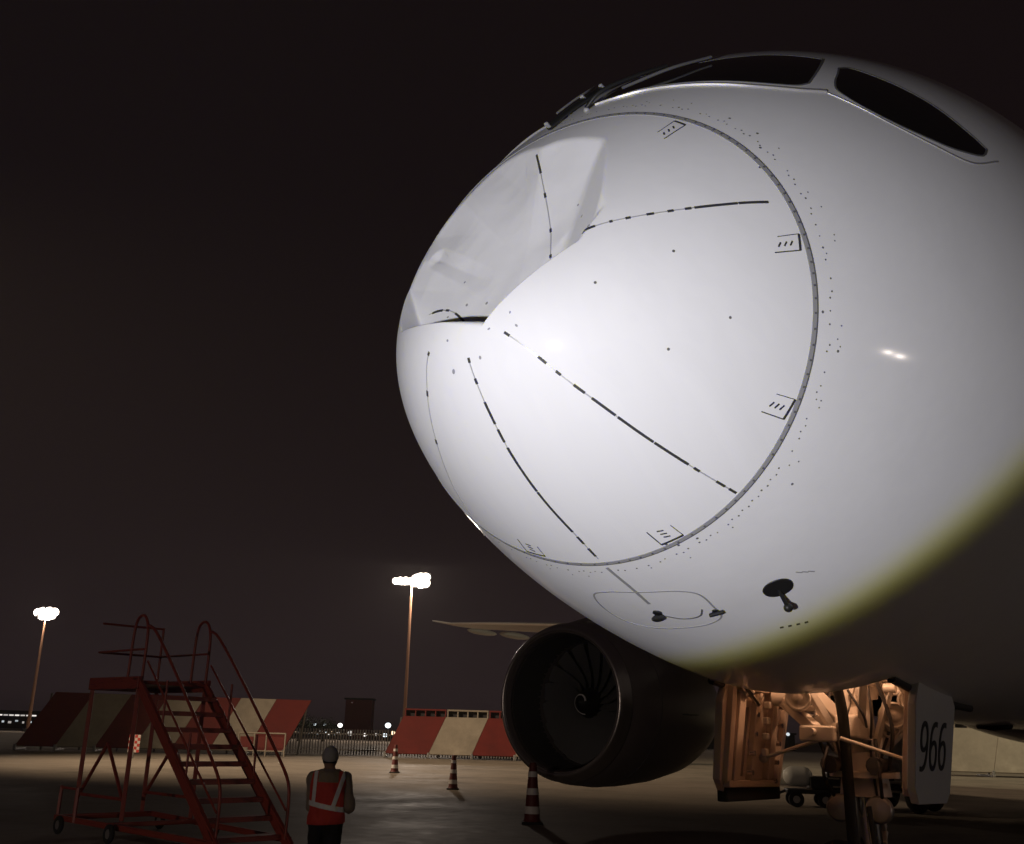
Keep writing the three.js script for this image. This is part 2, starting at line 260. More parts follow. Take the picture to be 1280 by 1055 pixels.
// lightning diverter strips: a pale base line with dark segments
const strips = [
  [[[0.888, 0.237], [0.778, 0.265], [0.657, 0.299], [0.547, 0.34], [0.448, 0.391], [0.358, 0.457], [0.288, 0.528], [0.235, 0.585], [0.2, 0.62]], [[0, 0.13], [0.135, 0.33], [0.345, 0.375], [0.43, 0.46], [0.53, 0.57], [0.66, 0.69], [0.77, 0.79], [0.88, 0.97]]],
  [[[0.041, -0.831], [0.105, -0.864], [0.225, -0.914], [0.409, -0.941], [0.627, -0.96], [0.918, -0.969], [1.248, -0.971]], [[0, 0.03], [0.19, 0.235], [0.285, 0.31], [0.37, 0.42], [0.45, 0.55], [0.56, 0.70], [0.705, 0.83], [0.85, 0.87], [0.93, 0.96], [0.975, 1]]],
  [[[0.055, -1.72], [0.115, -1.66], [0.23, -1.623], [0.447, -1.61], [0.739, -1.596], [1.033, -1.58], [1.28, -1.578]], [[0, 0.03], [0.12, 0.15], [0.24, 0.345], [0.37, 0.43], [0.455, 0.66], [0.665, 0.86], [0.885, 0.92], [0.945, 0.985]]],
  [[[0.08, -2.628], [0.177, -2.398], [0.32, -2.291], [0.518, -2.238], [0.867, -2.218], [1.30, -2.2]], [[0, 0.03], [0.30, 0.33], [0.55, 0.57]]],
  [[[0.638, 1.638], [0.417, 1.513], [0.276, 1.392], [0.15, 1.211], [0.069, 0.939], [0.03, 0.587]], [[0, 0.07], [0.14, 0.155], [0.27, 0.285], [0.39, 0.405], [0.5, 0.515], [0.62, 0.635], [0.74, 0.99]]],
  [[[0.36, 2.74], [0.30, 2.62], [0.23, 2.52], [0.15, 2.46]], [[0.1, 0.4], [0.5, 0.58], [0.75, 0.98]]],
];
for (const [pts, dashes] of strips) {
  const d = path(pts, 90), s = P('lightning_strip', ribbon(d, 0.007, 0.0022), M.strip);
  for (const [a, b] of dashes) part('strip_segment', lift(ribbon(cut(d, a, b), 0.0135, 0.0042)), M.ink, s);
}
{ // small soot-dark pocks where the skin is chipped, and printed placards by the joint
  const pk = [[0.03, -0.3], [0.05, -0.6], [0.02, -1.0], [0.06, -1.5], [0.09, -2.0], [0.03, -2.4], [0.3, 2.3], [0.14, 2.1], [0.24, 0.62], [0.36, 1.2], [0.3, 1.05], [0.24, 2.6], [0.1, 0.75], [0.2, 2.35], [0.13, 2.75]];
  const g = pk.map(([x, t], i) => { const n = skinN(x, t), p = skin(x, t), c = new THREE.CylinderGeometry(0.006 + 0.006 * rnd(), 0.009, 0.003, 7); c.scale(1, 1, 0.5 + rnd()); c.rotateY(i); c.applyQuaternion(new THREE.Quaternion().setFromUnitVectors(V(0, 1, 0), n)); return c.translate(p.x, p.y, p.z); });
  for (const c of g) P('paint_chip', c, M.seam);
  for (const t of [0.889, 0.031, -0.617, -1.269, -2.52, -1.87]) {
    const x1 = ringX(t) - 0.03, x0 = x1 - 0.16, w = 0.042 / Math.max(0.7, hull(x1, t).distanceTo(V(x1, ZN, 0)) * 0.8), seg = (a, b, wd) => ribbon([0, 1, 2, 3, 4].map((k) => [a[0] + (b[0] - a[0]) * k / 4, a[1] + (b[1] - a[1]) * k / 4]), wd, 0.002);
    const xa = x0 + (x1 - x0) * (0.1 + 0.2 * rnd());
    P('joint_placard', merge([seg([xa, t - w], [x1, t - w], 0.006), seg([x0 + 0.05, t + w], [x1, t + w], 0.004), seg([x1, t - w], [x1, t + w], 0.014), ...[0.05, 0.08, 0.11].map((k) => seg([x0 + k, t - w * 0.3], [x0 + k + 0.012, t + w * 0.2], 0.009))]), M.ink);
  }
}
// flight deck windows
function pane(low, high, flip) {
  const f = (p) => flip ? [p[0], Math.PI - p[1]] : p, cl = new THREE.CatmullRomCurve3(low.map((p) => V(p[0], p[1], 0)), false, 'centripetal'), ch = new THREE.CatmullRomCurve3(high.map((p) => V(p[0], p[1], 0)), false, 'centripetal');
  return { at: (s, t) => { const a = cl.getPoint(s), b = ch.getPoint(s); return f([a.x + (b.x - a.x) * t, a.y + (b.y - a.y) * t]); } };
}
function addPane(low, high, flip, name) {
  const q = pane(low, high, flip), off = (p, h) => skin(...p).addScaledVector(skinN(...p), h), on = (s, t, h) => off(q.at(s, t), h);
  const w = P(name, grid(30, 14, (s, t) => on(s, t, 0.0035), false), M.glass);
  const edge = []; const n = 26; for (let i = 0; i < n; i++) edge.push(q.at(i / n, 0)); for (let i = 0; i < 10; i++) edge.push(q.at(1, i / 10)); for (let i = 0; i < n; i++) edge.push(q.at(1 - i / n, 1)); for (let i = 0; i <= 10; i++) edge.push(q.at(0, 1 - i / 10));
  part('window_frame', lift(ribbon(edge, 0.012, 0.005)), M.seamDark, w);
  return w;
}
const FL = [[1.1, 1.50], [1.12, 1.413], [1.17, 1.324], [1.22, 1.185], [1.31, 1.032], [1.45, 0.874], [1.6, 0.785], [1.70, 0.775]], FH = [[1.62, 1.50], [1.63, 1.42], [1.66, 1.34], [1.74, 1.259], [1.89, 1.174], [2.06, 1.09], [2.2, 0.985], [2.26, 0.935]];
const SL = [[2.06, 0.80], [1.90, 0.745], [1.815, 0.69], [1.83, 0.61], [1.90, 0.535], [2.037, 0.457], [2.308, 0.376], [2.484, 0.352], [2.70, 0.345], [2.79, 0.37]], SH = [[2.17, 0.838], [2.27, 0.832], [2.31, 0.805], [2.356, 0.759], [2.476, 0.66], [2.599, 0.556], [2.684, 0.469], [2.752, 0.415], [2.80, 0.375]];
for (const flip of [false, true]) { addPane(FL, FH, flip, 'windscreen_pane'); addPane(SL, SH, flip, 'side_window'); }
for (const flip of [false, true]) { // sill strip under the panes
  const l = path([[1.06, 1.5], [1.085, 1.40], [1.13, 1.30], [1.18, 1.17], [1.26, 1.02], [1.395, 0.86], [1.56, 0.755], [1.72, 0.70]], 50).map(([x, t]) => flip ? [x, Math.PI - t] : [x, t]);
  P('windscreen_sill', ribbon(l, 0.022, 0.012), M.trim);
  const s = path([[1.72, 0.69], [1.80, 0.60], [1.95, 0.48], [2.2, 0.375], [2.5, 0.31], [2.85, 0.33]], 40).map(([x, t]) => flip ? [x, Math.PI - t] : [x, t]);
  P('side_window_sill', ribbon(s, 0.012, 0.005), M.trim);
  // wiper lying along the foot of the pane
  const off = ([x, t], h) => { const a = flip ? Math.PI - t : t; return skin(x, a).addScaledVector(skinN(x, a), h); };
  if (flip) {
    const k = P('wiper', tube([[0.86, 1.655], [0.95, 1.64], [1.05, 1.635], [1.17, 1.625], [1.3, 1.62], [1.45, 1.63], [1.6, 1.66]].map((q) => skin(...q).addScaledVector(skinN(...q), 0.03)), 0.02, 60), M.black);
    part('wiper_blade', lift(tube([[0.98, 1.65], [1.15, 1.64], [1.35, 1.64], [1.55, 1.68]].map((q) => skin(...q).addScaledVector(skinN(...q), 0.062)), 0.008, 40)), M.trim, k);
    for (const q of [[0.86, 1.655], [1.22, 1.62], [1.5, 1.63]]) part('wiper_joint', lift(box(0.05, 0.02, 0.03, ...skin(...q).addScaledVector(skinN(...q), 0.045).toArray())), M.seam, k);
    continue;
  }
  const wp = P('wiper', [tube([off([1.0, 1.52], 0.015), off([1.05, 1.46], 0.07), off([1.22, 1.36], 0.075), off([1.42, 1.30], 0.06)], 0.014, 30)], M.black);
  part('wiper_blade', lift(tube([off([1.16, 1.40], 0.035), off([1.4, 1.28], 0.045), off([1.72, 1.22], 0.035)], 0.011, 30)), M.seamDark, wp);
  part('wiper_pivot', lift(new THREE.SphereGeometry(0.02, 16, 10).translate(...off([1.0, 1.52], 0.004).toArray())), M.seam, wp);
}
{ // service hatch outline and small probes under the nose
  const h = path([[1.765, -1.76], [1.69, -1.68], [1.70, -1.56], [1.76, -1.43], [1.85, -1.385], [2.04, -1.39], [2.19, -1.405], [2.26, -1.46], [2.28, -1.56], [2.27, -1.70], [2.19, -1.76], [2.0, -1.785]], 140, true);
  P('service_hatch', ribbon(h, 0.011, 0.0025), M.seam);
  P('drain_line', ribbon(path([[1.38, -1.58], [1.64, -1.57], [1.87, -1.572]], 20), 0.022, 0.0015), M.seam);
  const base = (x, t, r, hh, sc = 1) => { const g = new THREE.CylinderGeometry(r, r * 1.05, hh, 32); g.scale(1, 1, sc); const p = skin(x, t), n = skinN(x, t); g.applyQuaternion(new THREE.Quaternion().setFromUnitVectors(V(0, 1, 0), n)); return g.translate(p.x, p.y, p.z); };
  const off = (x, t, k) => skin(x, t).addScaledVector(skinN(x, t), k);
  const a = P('air_data_probe', base(2.11, -1.185, 0.092, 0.012), M.black);
  part('probe_mast', lift(merge([bar(off(2.13, -1.19, 0), off(2.25, -1.205, 0.06), 0.012, 0.012), new THREE.SphereGeometry(0.028, 14, 10).scale(1.3, 1, 1).translate(...off(2.26, -1.206, 0.062).toArray())])), M.black, a);
  P('probe_placard', [0, 1, 2].map((k) => ribbon([[2.06 + k * 0.03, -1.105 + k * 0.012], [2.10 + k * 0.03, -1.095 + k * 0.012]], 0.008, 0.002)), M.seam);
  const b = P('pitot_probe', base(2.0, -1.58, 0.03, 0.02), M.black); part('probe_mast', lift(new THREE.SphereGeometry(0.05, 18, 12).scale(1.9, 0.5, 0.45).rotateZ(0.2).translate(...off(2.02, -1.577, 0.03).toArray())), M.black, b);
  part('probe_lead', lift(ribbon(path([[2.06, -1.57], [2.13, -1.52], [2.12, -1.46], [2.04, -1.43]], 30), 0.010, 0.004)), M.seamDark, b);
  const c = P('pitot_probe', base(2.1, -1.40, 0.022, 0.015), M.black); part('probe_mast', lift(bar(off(2.10, -1.42, 0.022), off(2.10, -1.375, 0.022), 0.014)), M.black, c);
  P('drain_marks', [0, 1, 2, 3].map((k) => ribbon([[2.58 + k * 0.02, -1.31 + k * 0.022], [2.588 + k * 0.02, -1.30 + k * 0.022]], 0.022, 0.002)), M.ink);
}
// ------------------------------------------------------------ nose gear bay, doors and leg
{
  const y0 = -2.98, x0 = BAY.x0, x1 = BAY.x1, w = BAY.w, cx = (x0 + x1) / 2, top = -1.9, wallY = (top + y0) / 2 + 0.15;
  P('gear_bay', [box(x1 - x0 + 0.1, 0.05, 2 * w + 0.1, cx, top, 0), box(x1 - x0, 0.95, 0.04, cx, wallY, w), box(x1 - x0, 0.95, 0.04, cx, wallY, -w), box(0.04, 0.8, 2 * w, x0, wallY + 0.1, 0), box(0.04, 1.0, 2 * w, x1, wallY, 0), ...[0, 1, 2, 3, 4].map((k) => box(0.05, 0.08, 2 * w, x0 + 0.3 + k * 0.45, top - 0.06, 0))], M.gear);
  P('bay_edge', [...[-w, w].map((z) => tube([x0, 5, 5.8, x1].map((x) => V(x, hull(x, -1.571).y + 0.1 - 0.01 * (x - 5), z)), 0.035, 20))], M.gearDark);
  const lamp = P('bay_lamp', new THREE.SphereGeometry(0.05, 16, 12).translate(4.95, -2.35, 0.1), glow([1, 0.55, 0.28], 3));
  const l = new THREE.PointLight(new THREE.Color().setRGB(1, 0.56, 0.32), 1.8, 0, 2); l.position.set(4.95, ZC - 2.35, 0.1); l.shadow.radius = 2; l.castShadow = true; l.name = 'bay_light'; plane.add(l);
}
function gearDoor(side) { // side 1: port, -1: starboard; hinged at the top, leaning out at the foot
  const top = [(side > 0 ? 0.80 : 0.72) * side, -2.74], bot = [(side > 0 ? 0.66 : 0.88) * side, -3.66], X0 = side > 0 ? 4.64 : 4.42, X1 = 5.78;
  const at = (x, k, o = 0) => V(x, top[1] + (bot[1] - top[1]) * k, top[0] + (bot[0] - top[0]) * k + o * side); // o: outwards
  const outline = [[X0 + 0.05, 0], [X1 - 0.25, 0], [X1, 0.18], [X1, 0.92], [X1 - 0.08, 1], [X0 + 0.25, 0.98], [X0 + 0.12, 0.86], [X0, 0.2]];
  const sh = new THREE.Shape(outline.map(([x, k]) => new THREE.Vector2(x, -k * 0.96))), cutout = side < 0 && sh.holes.push(new THREE.Path([[0.34, 0.24], [0.54, 0.22], [0.56, 0.84], [0.40, 0.84]].map(([x, k]) => new THREE.Vector2(X0 + x, -k * 0.96)))), g = new THREE.ExtrudeGeometry(sh, { depth: 0.05, bevelEnabled: true, bevelSize: 0.01, bevelThickness: 0.01, bevelSegments: 2, steps: 1 });
  const lean = Math.atan2(bot[0] - top[0], top[1] - bot[1]);
  g.translate(0, 0, -0.025).rotateX(-lean).translate(0, top[1], top[0]);
  const d = P('nose_gear_door', g, side > 0 ? M.paint : M.doorIn);
  const inn = -0.055, add = (n, gg, m) => part(n, lift(Array.isArray(gg) ? merge(gg) : gg), m, d);
  add('door_frame', [beam(at(X0 + 0.1, 0.05, inn), at(X0 + 0.2, 0.9, inn), 0.06, 0.09, V(1, 0, 0)), beam(at(X1 - 0.06, 0.15, inn), at(X1 - 0.08, 0.94, inn), 0.06, 0.08, V(1, 0, 0)), beam(at(X0 + 0.2, 0.93, inn), at(X1 - 0.06, 0.95, inn), 0.07, 0.06), beam(at(X0 + 0.1, 0.06, inn), at(X1 - 0.3, 0.06, inn), 0.06, 0.06)], M.doorIn);
  for (const k of side < 0 ? [0.20, 0.47, 0.76] : [0.35, 0.72]) add('stiffener', [beam(at(X0 + k * 1.3 + 0.02, 0.1, inn), at(X0 + k * 1.3 + 0.08, 0.9, inn), 0.07, 0.13, V(1, 0, 0))], M.doorIn);
  for (const hg of [beam(at(X0 + 0.25, 0.12, inn - 0.03), V(X0 + 0.25, -2.55, 0.5 * side), 0.06, 0.1), beam(at(X1 - 0.3, 0.12, inn - 0.03), V(X1 - 0.3, -2.55, 0.5 * side), 0.06, 0.1)]) add('hinge_arm', hg, M.gear);
  for (const bk of [0.2, 0.34, 0.48, 0.62].map((k) => box(0.07, 0.06, 0.05, X0 + 0.72 + k * 0.12, top[1] - k * 0.96, at(0, k, inn - 0.06).z))) add('bracket', bk, M.gear);
  for (let k = 0; k < 10; k++) add('bolt', new THREE.CylinderGeometry(0.022, 0.022, 0.05, 10).rotateX(Math.PI / 2).translate(X0 + 0.62 + 0.55 * (k % 2), top[1] - (0.12 + 0.085 * k) * 0.96, at(0, 0.12 + 0.085 * k, inn - 0.02).z), M.chrome);
  return { d, at, X0, X1, lean, top };
}
const stbd = gearDoor(-1), port = gearDoor(1);
{ // dark rubber edge along the foot of the starboard door, and its actuator
  part('edge_seal', lift(beam(stbd.at(stbd.X0 + 0.22, 1.02, -0.02), stbd.at(stbd.X1 + 0.02, 1.03, -0.02), 0.10, 0.13)), M.rubber, stbd.d);
  P('door_actuator', [bar(V(4.25, -2.66, -0.55), V(4.75, -2.84, -0.62), 0.045), bar(V(4.75, -2.84, -0.62), V(5.0, -2.93, -0.66), 0.024)], M.chrome);
  P('door_link_rod', [bar(V(5.0, -3.2, -0.06), stbd.at(5.25, 0.70, -0.1), 0.016), new THREE.SphereGeometry(0.045, 14, 10).translate(...stbd.at(5.25, 0.7, -0.1).toArray())], M.gear);
  P('door_link_rod', [bar(V(5.0, -3.2, 0.06), port.at(5.25, 0.70, -0.1), 0.016)], M.gear);
  const font = await new FontLoader().loadAsync('fonts/droid/droid_sans_regular.typeface.json');
  const g = new TextGeometry('966', { font, size: 0.38, depth: 0.004, curveSegments: 8, bevelEnabled: false }); g.computeBoundingBox(); const b = g.boundingBox, wd = b.max.x - b.min.x;
  g.translate(-b.min.x, -b.min.y, 0).scale(0.76 / wd, 1, 1).translate(4.79, -0.70, 0.0365).rotateX(-port.lean).translate(0, port.top[1], port.top[0]);
  part('door_number', lift(g), M.ink, port.d);
}
{
  const g = M.gear, top = V(5.62, -2.2, 0), mid = V(5.72, -3.55, 0), ax = V(5.86, -4.545, 0);
  const leg = P('nose_gear_leg', [bar(top, mid, 0.135, 0.135, 28), bar(V(5.64, -2.5, 0), V(5.67, -2.86, 0), 0.185, 0.185, 28), bar(V(5.70, -3.3, 0), mid, 0.17, 0.17, 28), bar(mid, ax, 0.085, 0.085, 24), beam(V(5.35, -3.1, 0), V(5.6, -3.1, 0), 0.22, 0.2)], g);
  part('piston', lift(bar(mid, V(5.82, -4.2, 0), 0.095, 0.095, 24)), M.chrome, leg);
  part('trunnion', lift(merge([bar(V(5.62, -2.62, -0.7), V(5.62, -2.62, 0.7), 0.095), box(0.3, 0.26, 0.5, 5.62, -2.62, 0, 0.05)])), g, leg);
  part('steering_collar', lift(merge([new THREE.CylinderGeometry(0.30, 0.30, 0.05, 32).translate(5.74, -3.5, 0), new THREE.CylinderGeometry(0.2, 0.22, 0.16, 32).translate(5.74, -3.6, 0)])), g, leg);
  for (const s of [-1, 1]) part('steering_actuator', lift(merge([bar(V(5.45, -3.42, 0.2 * s), V(5.9, -3.42, 0.2 * s), 0.062), bar(V(5.4, -3.42, 0.2 * s), V(5.46, -3.42, 0.2 * s), 0.075)])), M.gearDark, leg);
  part('torque_link', lift(merge([beam(V(5.85, -3.62, -0.06), V(6.16, -3.98, 0), 0.05, 0.09), beam(V(5.85, -3.62, 0.06), V(6.16, -3.98, 0), 0.05, 0.09), beam(V(6.16, -3.98, 0), V(5.95, -4.42, 0.06), 0.05, 0.09), beam(V(6.16, -3.98, 0), V(5.95, -4.42, -0.06), 0.05, 0.09)])), g, leg);
  part('axle', lift(bar(V(5.86, -4.545, -0.45), V(5.86, -4.545, 0.45), 0.075)), M.gearDark, leg);
  for (const s of [-1, 1]) { const l = part('landing_lamp', lift(lathe([[0, 0.03], [0.09, 0.02], [0.115, 0], [0.115, -0.06], [0.05, -0.14], [0, -0.15]], 28).rotateZ(Math.PI / 2).translate(5.52, -3.78, 0.17 * s)), M.hub, leg); part('lamp_lens', lift(new THREE.SphereGeometry(0.11, 24, 8, 0, Math.PI * 2, 0, 0.7).scale(1, 0.4, 1).rotateZ(Math.PI / 2).translate(5.53, -3.78, 0.17 * s)), new THREE.MeshPhysicalMaterial({ color: 0xffffff, roughness: 0.05, transmission: 1, thickness: 0 }), leg); }
  for (const s of [-1, 1]) { const w = P('nose_wheel', new THREE.TorusGeometry(0.32, 0.155, 20, 40).scale(1, 1, 1.1).translate(5.86, -4.545, 0.32 * s), M.rubber); part('wheel_rim', lift(lathe([[0, 0.06], [0.2, 0.06], [0.24, 0.1], [0.24, -0.1], [0, -0.08]], 28).rotateX(Math.PI / 2).translate(5.86, -4.545, 0.32 * s)), M.hub, w); }
  // side braces and the lock link between them
  P('side_brace', [beam(V(5.60, -2.93, 0.58), V(5.82, -3.32, 0.10), 0.075, 0.10), bar(V(5.60, -2.9, 0.52), V(5.60, -2.9, 0.66), 0.08)], g);
  P('side_brace', [beam(V(5.28, -2.88, -0.54), V(4.95, -3.14, -0.12), 0.08, 0.10), bar(V(5.28, -2.86, -0.48), V(5.28, -2.86, -0.62), 0.075)], g);
  P('lock_link', [box(0.10, 0.13, 0.30, 4.92, -3.17, -0.10, 0.02), box(0.42, 0.1, 0.14, 5.15, -3.17, -0.08, 0.02), new THREE.CylinderGeometry(0.03, 0.03, 0.14, 14).rotateZ(Math.PI / 2).translate(4.87, -3.155, -0.12)], g);
  P('drag_brace', [beam(V(4.75, -2.5, -0.4), V(5.5, -3.05, -0.08), 0.07, 0.11), beam(V(4.75, -2.5, 0.4), V(5.5, -3.05, 0.08), 0.07, 0.11)], g);
  const drum = (x, y, z, r, l) => lathe([[0, l], [r * 0.35, l], [r * 0.4, l * 0.86], [r * 0.72, l * 0.84], [r * 0.78, l * 0.98], [r * 0.95, l * 0.96], [r, l * 0.85], [r, 0], [0, 0]], 28).rotateZ(Math.PI / 2).rotateY(0.35).translate(x, y, z);
  P('retract_actuator', [drum(5.85, -3.0, 0.24, 0.115, 0.4), drum(5.86, -3.10, 0.20, 0.09, 0.3)], g); P('retract_actuator', [drum(5.75, -2.87, 0.44, 0.105, 0.35)], g);
  P('retract_actuator', [drum(5.1, -2.88, -0.32, 0.11, 0.3)], g);
  for (const [a, b2, c2, r] of [[[5.3, -2.7, 0.3], [5.45, -3.1, 0.36], [5.6, -3.45, 0.26], 0.018], [[5.4, -2.7, -0.3], [5.42, -3.0, -0.34], [5.6, -3.45, -0.25], 0.018], [[5.0, -2.8, -0.2], [5.2, -3.02, -0.26], [5.5, -3.3, -0.18], 0.014], [[5.48, -3.2, 0.2], [5.40, -3.5, 0.24], [5.55, -3.72, 0.2], 0.016], [[5.48, -3.2, -0.2], [5.38, -3.5, -0.24], [5.55, -3.72, -0.2], 0.016]]) P('brake_hose', tube([V(...a), V(...b2), V(...c2)], r, 30), M.gearDark);
  for (const [a, b, w] of [[[4.75, -2.62, -0.2], [5.15, -3.12, -0.06], 0.05], [[5.35, -2.75, -0.45], [5.58, -3.3, -0.14], 0.045], [[5.35, -2.78, 0.40], [5.6, -3.32, 0.14], 0.045], [[5.2, -2.66, 0.16], [5.2, -3.12, 0.0], 0.04]]) P('link', [beam(V(...a), V(...b), w, w * 1.5), ...[a, b].map((q) => new THREE.CylinderGeometry(w * 0.9, w * 0.9, w * 2.2, 16).rotateX(Math.PI / 2).translate(...q))], g);
  for (const [x, y, z] of [[5.5, -2.8, 0.1], [5.52, -3.02, -0.12], [5.55, -3.24, 0.12], [5.12, -2.98, -0.22], [5.72, -2.78, 0.36]]) P('clamp', box(0.07, 0.09, 0.1, x, y, z, 0.015), M.chrome);
  P('hydraulic_lines', [tube([V(5.5, -2.6, 0.15), V(5.52, -3.0, 0.17), V(5.56, -3.3, 0.13), V(5.58, -3.7, 0.15)], 0.012), tube([V(5.5, -2.6, -0.13), V(5.5, -2.95, -0.2), V(5.54, -3.3, -0.15), V(5.58, -3.7, -0.13)], 0.012), tube([V(5.55, -2.7, 0.22), V(5.6, -3.05, 0.3), V(5.62, -3.35, 0.2), V(5.62, -3.6, 0.17)], 0.014), tube([V(5.15, -2.8, 0.1), V(5.2, -3.0, 0.2), V(5.4, -3.1, 0.16)], 0.012)], M.gearDark);
}
// ------------------------------------------------------------ wings, engines, main gear
for (const s of [-1, 1]) {
  const far = s > 0; // only the starboard one is in view
  const st = [[2.7, 17.6, 29.0, -1.75, 1.5], [6.2, 19.0, 28.6, -1.1, 1.1], [10, 20.0, 28.6, -0.42, 0.62], [16, 24.2, 30.4, 0.28, 0.46], [22, 28.4, 32.7, 0.98, 0.34], [27, 31.7, 34.6, 1.5, 0.26], [29.2, 33.2, 35.2, 1.86, 0.16], [29.9, 34.4, 35.5, 1.95, 0.06]];
  const sec = (k, t) => { const f = k * (st.length - 1), i = Math.min(st.length - 2, Math.floor(f)), r = f - i, c = st[i].map((v, n) => v + (st[i + 1][n] - v) * r), a = t * Math.PI * 2, xc = 0.5 - 0.5 * Math.cos(a), y = Math.sign(Math.sin(a)) * (0.62 * (1.4845 * Math.sqrt(xc) - 0.63 * xc - 1.758 * xc * xc + 1.4215 * xc ** 3 - 0.5075 * xc ** 4)) * 0.82; return V(c[1] + (c[2] - c[1]) * xc, c[3] + y * c[4], s * c[0]); };
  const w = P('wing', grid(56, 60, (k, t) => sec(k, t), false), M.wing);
  part('leading_edge_slat', lift(grid(50, 10, (k, t) => { const p = sec(0.1 + 0.86 * k, -0.055 + 0.11 * t), f = t < 0.5 ? -1 : 1; p.x -= 0.012; p.y += 0.006 * f; return p; }, false)), M.slat, w);
  for (const k of [0.34, 0.52, 0.66, 0.8]) { const a = sec(k, 0.75); part('flap_track_fairing', lift(new THREE.SphereGeometry(0.5, 16, 10).scale(2.4, 0.3, 0.26).translate(a.x + 2.2, a.y - 0.12, a.z)), M.wing, w); }
  // engine
  const X = 15.45, Y = -2.51, Z = s * 9.8147;
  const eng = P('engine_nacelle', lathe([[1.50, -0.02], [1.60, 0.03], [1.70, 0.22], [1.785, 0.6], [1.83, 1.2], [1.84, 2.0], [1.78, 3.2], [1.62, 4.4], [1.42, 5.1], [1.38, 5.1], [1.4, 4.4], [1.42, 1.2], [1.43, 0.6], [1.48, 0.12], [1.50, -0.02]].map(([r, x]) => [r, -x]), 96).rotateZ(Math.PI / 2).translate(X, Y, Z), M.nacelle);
  const ea = (n, geo, m) => part(n, lift(geo), m, eng);
  ea('inlet_lip', lathe([[1.47, 0.2], [1.495, 0.03], [1.525, -0.045], [1.565, -0.07], [1.61, -0.035], [1.66, 0.04], [1.725, 0.22]].map(([r, x]) => [r, -x]), 96).rotateZ(Math.PI / 2).translate(X, Y, Z), M.lip);
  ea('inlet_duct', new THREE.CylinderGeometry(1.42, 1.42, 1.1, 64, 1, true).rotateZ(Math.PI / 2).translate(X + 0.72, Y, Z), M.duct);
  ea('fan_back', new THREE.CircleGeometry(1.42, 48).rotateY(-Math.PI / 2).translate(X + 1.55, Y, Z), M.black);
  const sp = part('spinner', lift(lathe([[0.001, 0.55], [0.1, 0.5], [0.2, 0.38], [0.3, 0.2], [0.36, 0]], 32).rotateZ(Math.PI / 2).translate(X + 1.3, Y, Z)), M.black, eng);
  { const pts = []; for (let i = 0; i <= 30; i++) { const a = 0.2 + i / 30 * 4.6, r = 0.13 + 0.115 * i / 30, xx = 1.3 - (0.55 - Math.pow(r / 0.36, 1.6) * 0.55) - 0.012; pts.push(V(X + xx, Y + r * Math.sin(a), Z + r * Math.cos(a))); } part('spinner_spiral', lift(tube(pts, 0.026, 60)), mat([0.85, 0.85, 0.85], 0.6), sp); }
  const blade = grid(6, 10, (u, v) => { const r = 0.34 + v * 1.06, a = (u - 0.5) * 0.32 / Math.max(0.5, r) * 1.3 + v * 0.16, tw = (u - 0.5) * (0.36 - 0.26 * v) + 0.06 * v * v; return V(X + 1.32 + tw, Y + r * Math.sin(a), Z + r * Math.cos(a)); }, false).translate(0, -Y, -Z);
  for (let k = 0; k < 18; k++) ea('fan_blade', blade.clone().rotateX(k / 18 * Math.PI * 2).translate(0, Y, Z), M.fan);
  ea('cowl_joint', new THREE.TorusGeometry(1.835, 0.006, 6, 96).rotateY(Math.PI / 2).translate(X + 1.35, Y, Z), M.seamDark);
  ea('core_exhaust', lathe([[1.0, 4.4], [1.02, 5.2], [0.72, 6.4], [0.6, 6.4], [0.5, 5], [0.001, 7.2]].map(([r, x]) => [r, -x]), 40).rotateZ(Math.PI / 2).translate(X, Y, Z), M.lip);
  ea('latch_box', merge([box(0.5, 0.03, 0.3, X + 2.6, Y - 0.2, Z - s * 1.82)]), M.seamDark);
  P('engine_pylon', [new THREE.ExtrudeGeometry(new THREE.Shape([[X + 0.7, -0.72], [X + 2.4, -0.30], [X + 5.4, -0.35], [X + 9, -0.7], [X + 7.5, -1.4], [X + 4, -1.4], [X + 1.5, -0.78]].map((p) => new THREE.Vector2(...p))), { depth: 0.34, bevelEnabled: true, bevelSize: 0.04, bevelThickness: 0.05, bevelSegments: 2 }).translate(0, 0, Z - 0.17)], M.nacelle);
  // main gear
  const gx = 26.7, gz = s * 5.85, mg = P('main_gear_leg', [bar(V(gx - 0.2, -1.5, gz), V(gx, -4.36, gz), 0.22, 0.17, 20), bar(V(gx - 0.2, -2.4, gz), V(gx - 0.2, -1.6, gz - s * 2.4), 0.1), beam(V(gx - 0.74, -4.36, gz), V(gx + 0.74, -4.36, gz), 0.26, 0.3)], M.gear);
  for (const ax of [-0.74, 0.74]) { part('axle', lift(bar(V(gx + ax, -4.36, gz - 0.8), V(gx + ax, -4.36, gz + 0.8), 0.09)), M.gearDark, mg);
    for (const o of [-0.62, 0.62]) { const t = part('wheel', lift(new THREE.TorusGeometry(0.43, 0.215, 18, 36).scale(1, 1, 1.1).translate(gx + ax, -4.36, gz + o)), M.rubber, mg); } }
  part('gear_door', lift(new RoundedBoxGeometry(1.9, 2.2, 0.06, 1, 0.02).rotateX(0.06 * s).translate(gx, -2.9, gz + s * 0.95)), M.paint, mg);
}
P('belly_fairing', grid(40, 40, (k, t) => { const a = Math.PI * (1 + t), x = 14.5 + 19 * k, e = Math.pow(Math.sin(Math.PI * k), 0.55), w = 2.2 + 1.1 * e, b = 2.9 + 0.42 * e; return V(x, -b + (1 - Math.pow(Math.abs(Math.sin(a)), 0.7)) * 1.9, w * Math.cos(a)); }, false), M.paint);
P('belly_antenna', [lathe([[0, 0], [0.22, 0], [0.2, 0.05], [0, 0.07]], 24).rotateX(Math.PI).translate(10.6, -2.97, 0.1)], M.black);
